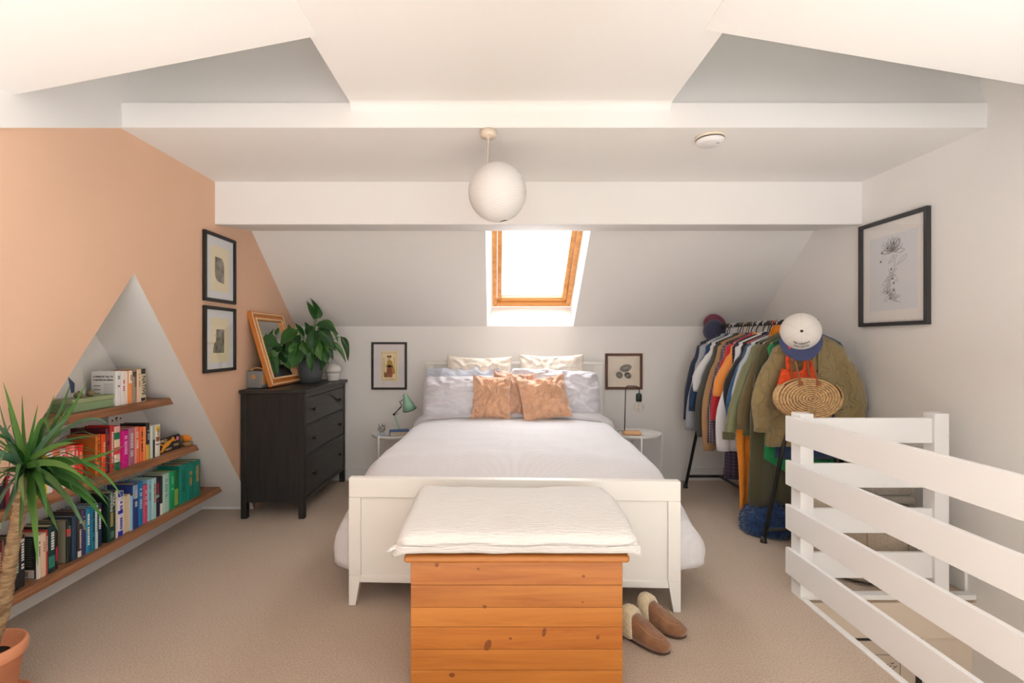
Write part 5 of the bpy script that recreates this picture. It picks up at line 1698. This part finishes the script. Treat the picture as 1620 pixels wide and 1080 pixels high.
# longer pieces lower down
garment('long_shirt', 'long navy checked shirt hanging below the white shirt', 'shirt', 3.875, PLAID2, 1.20, .25, .3, sleeves=False, collar=False, seed=21, xoff=-.02)
garment('corduroy_coat', 'long dark olive corduroy coat hanging behind the green shirt', 'coat', 3.465, cloth('olive_cord', (84, 80, 48), bump=.6, bscale=55, band='X'), 1.27, .29, .3, sleeves=False, collar=False, seed=22, xoff=-.03, flare=.02)
garment('green_shirt', 'emerald green shirt hanging between the olive coat and quilted jacket', 'shirt', 3.425, cloth('emerald', (24, 142, 80)), 1.08, .22, .26, seed=23, sleeves=False, hem_tilt=.55, xoff=-.01, swing=-.03)
garment('jeans_jacket', 'dark denim jacket hanging behind the quilted jacket', 'jacket', 3.395, cloth('dark_denim', (54, 72, 108)), .93, .22, .3, seed=24, sleeves=False, collar=False, xoff=.06)
for y, lab, hm in ((3.875, 'hanger carrying the long navy checked shirt', HBLACK), (3.465, 'hanger carrying the long olive corduroy coat', HBLACK), (3.425, 'hanger carrying the emerald green shirt', HWOOD), (3.395, 'hanger carrying the dark denim jacket', HBLACK), (3.345, 'hanger carrying the quilted olive jacket', HBLACK)):
    hanger(bar_x(y), y, hm, lab)
for y, nb in ((4.46, 'grey sweatshirt'), (4.39, 'deep blue shirt'), (4.31, 'far white shirt'), (4.25, 'charcoal jacket'), (4.17, 'camel coat'), (4.08, 'checked flannel'), (4.0, 'red shirt'), (3.94, 'orange tee'),
              (3.81, 'black tee'), (3.75, 'mid blue denim shirt'), (3.69, 'pale satin blouse'), (3.635, 'olive bomber'), (3.58, 'khaki jacket'), (3.53, 'pale blue tee'), (3.49, 'corduroy coat'), (3.445, 'emerald shirt')):
    hanger(bar_x(y), y, HWHITE if y in (4.0, 3.94, 3.58, 4.31) else HBLACK, 'plain coat hanger squeezed in just behind the ' + nb, .0042).scale = (.62, 1, 1)
# orange scarf hanging down at the rack's front edge
sc = tag(MB().grid(lambda i, j: (-.055 + .11 * i + .008 * math.sin(j * 9) + .26 * max(0, 1 - j * 1.9) ** 1.4, .02 * math.sin(i * 9 + j * 4) + .006 * nz(i * 5, j * 9), -.016 - 1.38 * j), 14, 44).build('scarf', cloth('saffron', (246, 146, 22), bump=.7, bscale=90), None, smooth=True, solid=.008),
         'saffron orange scarf hanging low below the olive bomber jacket', 'scarf', 'clothes on the clothes rack')
sc.location = (1.835, 3.64, BARZ)

# quilted olive jacket at the near end
QM = cloth('quilted_olive', (148, 128, 86), var=.10, vscale=6)
nt = QM.node_tree
bp = [n for n in nt.nodes if n.type == 'BUMP'][0]
mpn = [n for n in nt.nodes if n.type == 'MAPPING'][0]
wv = nt.nodes.new('ShaderNodeTexWave')
wv.bands_direction, wv.wave_profile = 'X', 'SIN'
for k_, v_ in (('Scale', 5.5), ('Distortion', 9.0), ('Detail', 1.0), ('Detail Scale', 2.2)):
    wv.inputs[k_].default_value = v_
rp = nt.nodes.new('ShaderNodeValToRGB')
rp.color_ramp.elements[0].position, rp.color_ramp.elements[1].position = 0.0, .22
nt.links.new(mpn.outputs[0], wv.inputs['Vector'])
nt.links.new(wv.outputs['Fac'], rp.inputs['Fac'])
nt.links.new(rp.outputs[0], bp.inputs['Height'])
bp.inputs['Strength'].default_value = .6
bp.inputs['Distance'].default_value = .012
qj = garment('quilted_jacket', 'olive quilted jacket facing the room at the near end of the rack', 'jacket', 3.345, QM, .835, .285, .60, seed=31, srad=.078, depth=.040, fold=.8, flare=.015, collar=.014, swing=-.005, nsm=20)
EDG = cloth('olive_binding', (120, 100, 62))
for s in (-1, 1):
    MB().tube([(.02 + s * .030, -.034, -.095), (.012 + s * .02, -.050, -.2), (.01 + s * .012, -.062, -.45), (.0 + s * .016, -.060, -.80)], .0045, 6).build('front_binding', EDG, qj, smooth=True)
    MB().tube([(s * .10 - .005, -.052, -.62), (s * .20, -.048, -.585)], .004, 6).build('pocket_edge', EDG, qj)
for k in range(4):
    MB().lathe([(0, -.004), (.007, -.004), (.008, 0), (0, 0)], 10, c=(.018, -.064, -.33 - k * .13), axis='Y').build('button', mat('dark_button', (70, 54, 36), .4), qj)

# white cap with navy brim hanging on the near end of the rail
cp_ = thing('baseball_cap', 'white cap with navy brim hanging over the near end of the rack', 'cap', (1.972, 3.21, 1.405), (0, 0, -.5))
CAPW = cloth('cap_white', (232, 226, 218))
CAPN = cloth('cap_navy', (66, 74, 116))
ca_, cb_, cc_ = .116, .118, .115
rings = []
for j in range(1, 13):
    th = PI / 2 * j / 12 * 1.04
    rings.append([(ca_ * math.sin(th) * math.cos(2 * PI * i / 36), -cc_ * math.cos(th), cb_ * math.sin(th) * math.sin(2 * PI * i / 36)) for i in range(36)])
MB().rings(rings, True, False).build('crown', CAPW, cp_, smooth=True, solid=.003)
MB().lathe([(0, .0), (.009, .0), (.008, .005), (0, .007)], 14, c=(0, -cc_ - .006, 0), axis='Y').build('top_button', mat('dark_button', (70, 54, 36), .4), cp_, smooth=True).location = (0, 0, 0)
sm_ = MB()
for k in range(6):
    a = PI / 6 + k * PI / 3
    sm_.tube([((ca_ + .001) * math.sin(t) * math.cos(a), -(cc_ + .001) * math.cos(t), (cb_ + .001) * math.sin(t) * math.sin(a)) for t in [PI / 2 * q / 10 for q in range(1, 11)]], .0011, 4)
sm_.build('panel_seams', mat('cap_seam', (206, 198, 188), .9), cp_)


def brim(i, j):
    a = PI * (1.06 + .88 * i)
    x0, z0 = ca_ * math.cos(a), cb_ * math.sin(a)
    out = j * .082 * (.6 + .4 * math.sin(PI * i) ** .6)
    return (x0 * (1 + .06 * j) + 0, -.012 - .055 * j * math.sin(PI * i), z0 - out + .012)


MB().grid(brim, 28, 8).build('brim', CAPN, cp_, smooth=True, solid=.005)
INKC = mat('cap_lettering', (50, 46, 48), .7)


def curved_words(text, th, size, step):
    n = len(text)
    for k, chh in enumerate(text):
        if chh == ' ':
            continue
        off = (k - (n - 1) / 2) * step
        a = -PI / 2 + off
        nrm = Vector((math.sin(th) * math.cos(a) / ca_, -math.cos(th) / cc_, math.sin(th) * math.sin(a) / cb_)).normalized()
        p = Vector((ca_ * math.sin(th) * math.cos(a), -cc_ * math.cos(th), cb_ * math.sin(th) * math.sin(a))) + nrm * .0026
        xd = Vector((-math.sin(a), 0, math.cos(a))).normalized()
        xd = (xd - nrm * xd.dot(nrm)).normalized()
        yd = nrm.cross(xd)
        words(chh, size, INKC, cp_, p, Matrix((xd, yd, nrm)).transposed().to_euler(), 'cap_letter', sx=1.05, bold=.0007)


curved_words('TRICKETT', math.radians(42), .0185, .155)
curved_words('KENSINGTON', math.radians(54), .0115, .09)
MB().grid(lambda i, j: ((-.045 + .09 * i), .0 - .03 * j + .02, .112 + .008 * math.sin(PI * i) - .012 * j), 10, 3).build('back_strap', HBLACK, cp_, smooth=True, solid=.003)

# round straw bag
STRAW = mat('straw', (222, 180, 128), .8, var=.25, vscale=60, bump=.8, bscale=110)
sb_ = thing('straw_bag', 'round woven straw bag with brown straps hanging on the rack', 'bag', (1.98, 3.15, .985))
for yy, nme in ((-.028, 'front_panel'), (.028, 'back_panel')):
    co = MB()
    turns = 10
    rings = []
    for k in range(turns * 40 + 1):
        t = k / (turns * 40)
        a = k / 40 * 2 * PI
        f = .02 + .98 * t
        hw = (.44 + .05 * math.sin(k * 2.2)) / turns * .98
        yc = yy + .016 * (1 - t) * (-1 if yy < 0 else 1)
        rings.append([((f + hw * math.cos(q)) * .197 * math.cos(a), yc + .0075 * math.sin(q), (f + hw * math.cos(q)) * .128 * math.sin(a)) for q in [2 * PI * i / 7 for i in range(7)]])
    co.rings(rings)
    co.build(nme, STRAW, sb_, smooth=True)
MB().rings([[(.19 * k * math.cos(2 * PI * i / 40), y_, .122 * k * math.sin(2 * PI * i / 40)) for i in range(40)] for y_, k in ((-.034, .2), (-.026, .97), (.026, .97), (.034, .2))]).build('lining', mat('straw_lining', (122, 80, 44), .9), sb_, smooth=True)
MB().rings([[((.203 + q) * math.cos(a), y_, (.134 + q) * math.sin(a)) for a in [PI * (.80 + 1.40 * k / 40) for k in range(41)]] for y_, q in ((-.032, 0), (-.016, .004), (0, .005), (.016, .004), (.032, 0))], False, False, closed=False).build('side_band', STRAW, sb_, smooth=True, solid=.006)
LTH = mat('brown_leather', (150, 86, 44), .5)
for x, dx in ((-.068, -.018), (.040, -.016)):
    for y_ in (-.042, .040):
        MB().hexa([(x - .007, y_, .09), (x + .007, y_, .09), (x + .007 + dx, y_ * .6 + .012, .232), (x - .007 + dx, y_ * .6 + .012, .232)], [(x - .007, y_ + .004, .09), (x + .007, y_ + .004, .09), (x + .007 + dx, y_ * .6 + .016, .232), (x - .007 + dx, y_ * .6 + .016, .232)]).build('strap', LTH, sb_, bevel=.001)
    MB().hexa([(x - .014, -.043, .078), (x + .014, -.043, .078), (x + .011, -.043, .108), (x - .011, -.043, .108)], [(x - .014, -.038, .078), (x + .014, -.038, .078), (x + .011, -.038, .108), (x - .011, -.038, .108)]).build('strap_tab', LTH, sb_)
MB().tube([(-.086, .01, .23), (-.07, .085, .28), (-.03, .12, .38), (.0, .12, .38), (.02, .085, .28), (.024, .01, .23)], .006, 6).build('strap_loop', LTH, sb_, smooth=True)
# orange crochet bag behind it
CRO = mat('orange_crochet', (240, 84, 34), .85, bump=1.0, bscale=70, var=.15, vscale=40)
cb2 = thing('crochet_bag', 'bright orange crochet bag hanging behind the straw bag', 'bag', (1.96, 3.235, 1.10))
MB().grid(lambda i, j: ((-.145 + .29 * i) * (.70 + .3 * (1 - j)), -.012 - .010 * math.sin(PI * i), -.10 + .165 * j - .02 * math.sin(PI * i) * j), 16, 8).build('body', CRO, cb2, smooth=True, solid=.018)
MB().tube([(-.06, -.02, .05), (-.068, -.02, .10), (-.06, -.01, .17), (-.03, .0, .26)], .014, 8).build('handle', CRO, cb2, smooth=True)
MB().tube([(-.055, -.022, .055), (-.03, -.024, .035), (.01, -.024, .035), (.04, -.022, .06), (.044, -.02, .12), (.03, -.01, .18), (-.01, .0, .26)], .012, 8).build('handle', CRO, cb2, smooth=True)
MB().tube([(.05, -.018, .02), (.085, -.018, .055), (.09, -.016, .10), (.062, -.012, .135), (.03, -.008, .14)], .012, 8).build('handle', CRO, cb2, smooth=True)
# cap at the far end
c2 = thing('baseball_cap', 'navy and burgundy cap on the far end of the clothes rack', 'cap', (2.03, 4.60, 1.435), (0, 0, -.6))
rings = []
for j in range(1, 11):
    th = PI / 2 * j / 10
    rings.append([(.098 * math.sin(th) * math.cos(2 * PI * i / 28), -.095 * math.cos(th), .108 * math.sin(th) * math.sin(2 * PI * i / 28)) for i in range(28)])
MB().rings(rings, True, False).build('crown', cloth('far_navy', (54, 56, 84)), c2, smooth=True, solid=.003)
MB().grid(lambda i, j: (.1 * math.cos(PI * (.1 + .8 * i)), -.005 - .05 * j * math.sin(PI * i), .105 * math.sin(PI * (.1 + .8 * i)) + .05 * j), 18, 5).build('brim', cloth('burgundy', (128, 60, 78)), c2, smooth=True, solid=.004)

# shaggy blue throw heaped on the carpet under the rail
bt_ = MB()
rings = []
for j in range(1, 16):
    a = PI / 2 * j / 15
    ring = []
    for i in range(48):
        p = 2 * PI * i / 48
        r = 1 + .16 * nz(math.cos(p) * 1.6, math.sin(p) * 1.6, j * .12 + 3)
        ring.append((.205 * math.sin(a) ** .8 * r * math.cos(p), .15 * math.sin(a) ** .8 * r * math.sin(p), max(.004, .21 * math.cos(a) ** .8 * (1 + .25 * nz(math.cos(p) * 2, math.sin(p) * 2, 7)) + .012 * nz(p * 6, j * .9))))
    rings.append(ring)
bt_.rings(rings, True, True)
SHAG = mat('blue_shag', (38, 82, 136), .95, rgb2=(16, 40, 88), vscale=60, bump=1.0, bscale=85, sheen=.5)
so = tag(bt_.build('throw', SHAG, None, smooth=True), 'shaggy blue throw heaped on the carpet under the clothes rack', 'blanket')
so.location = (1.935, 3.50, 0)
tuft = MB()
for k in range(1500):
    a, p = math.acos(1 - RND.random()), RND.uniform(0, 2 * PI)
    r = 1 + .16 * nz(math.cos(p) * 1.6, math.sin(p) * 1.6, a / (PI / 2) * 15 * .12 + 3)
    b_ = Vector((.205 * math.sin(a) ** .8 * r * math.cos(p), .15 * math.sin(a) ** .8 * r * math.sin(p), max(.008, .21 * math.cos(a) ** .8 * (1 + .25 * nz(math.cos(p) * 2, math.sin(p) * 2, 7)))))
    d = Vector((math.sin(a) * math.cos(p), math.sin(a) * math.sin(p), math.cos(a) * .6)) + Vector((RND.uniform(-.6, .6), RND.uniform(-.6, .6), RND.uniform(-.8, .3)))
    d = d.normalized() * RND.uniform(.012, .022)
    sd_ = d.cross(Vector((RND.uniform(-1, 1), RND.uniform(-1, 1), RND.uniform(-1, 1)))).normalized() * .0035
    e_ = b_ + d
    e_.z = max(e_.z, .003)
    tuft.quad(b_ - sd_, b_ + sd_, e_)
tuft.build('shag_pile', SHAG, so, kind='stuff')

# ------------------------------------------------------------------ stair railing
RW = mat('white_rail_gloss', (240, 238, 236), .4)
rl = thing('railing', 'white horizontal board railing running towards the camera beside the stairs', 'railing', (1.6, 1.4, 0))
RZ = [(.806, .941), (.571, .702), (.333, .466), (.096, .234)]
for z0, z1 in RZ:
    box('rail_board', -.033, -.011, -1.15, 1.285, z0, z1, RW, rl, bevel=.002)
box('post', -.010, .060, 1.19, 1.272, .0, .963, RW, rl, bevel=.003)
box('post', -.010, .060, -1.05, -.97, .0, .963, RW, rl, bevel=.003)
r2_ = thing('railing', 'short white board railing across the stair head up to the right wall', 'railing', (2.0, 2.63, 0))
for z0, z1 in RZ:
    box('rail_board', -.338, .30, -.014, .006, z0, z1 - .004, RW, r2_, bevel=.002)
box('post', .30, .375, -.03, .045, .03, .963, RW, r2_, bevel=.003)

# round pouf, folded blanket and paper bag behind the short railing
PF = mat('beige_felt', (190, 172, 150), .95, var=.12, vscale=90, bump=.5, bscale=160, sheen=.3)
pf = thing('pouf', 'round beige felt pouf behind the short white railing', 'pouf', (2.16, 2.985, 0))
MB().lathe([(0, .004), (.255, .004), (.276, .02), (.285, .06), (.285, .34), (.275, .385), (.25, .40), (0, .405)], 48).build('body', PF, pf, smooth=True)
MB().lathe([(.277, -.004), (.284, 0), (.277, .004)], 48, c=(0, 0, .012), cap0=False, cap1=False).build('base_ring', mat('dark_ring', (70, 58, 50), .8), pf, smooth=True)  # dark ring round the foot of the pouf
for k in range(8):
    a = k * PI / 4 + .35
    MB().tube([(.287 * math.cos(a), .287 * math.sin(a), z) for z in (.02, .12, .24, .36)], .0022, 5).build('seam', mat('felt_seam', (150, 132, 112), .9), pf)
MB().lathe([(.282, -.003), (.289, 0), (.282, .003)], 48, c=(0, 0, .362), cap0=False, cap1=False).build('top_piping', PF, pf, smooth=True)
fb2 = thing('folded_blanket', 'folded grey beige blanket lying on the round pouf', 'blanket', (2.27, 2.98, .406))
GB = mat('grey_beige_wool', (186, 176, 162), .95, var=.1, vscale=70, bump=.5, bscale=140, sheen=.4)
for k in range(3):
    MB().box(-.105 + .004 * k, .13 - .004 * k, -.15, .15, .002 + k * .052, .052 + k * .052).build('fold_layer', GB, fb2, bevel=.022, segs=4)
mg = thing('paper_bag', 'tan paper carrier bag standing on the carpet behind the pouf', 'bag', (1.97, 3.50, 0))
KP = mat('kraft_paper', (206, 170, 134), .85, var=.06, vscale=6)
MB().rings([[(-.10, -.05, 0), (.10, -.05, 0), (.10, .05, 0), (-.10, .05, 0)], [(-.10, -.05, .15), (.10, -.05, .15), (.094, .05, .15), (-.094, .05, .15)], [(-.10, -.03, .32), (.10, -.03, .32), (.10, .03, .32), (-.10, .03, .32)]], True, False).build('bag_body', KP, mg, solid=.002)
mg.location = (2.33, 3.42, 0)
for y in (-.03, .03):
    MB().tube([(-.04, y, .30), (-.035, y, .37), (0, y, .39), (.035, y, .37), (.04, y, .30)], .003, 6).build('handle', KP, mg, smooth=True)
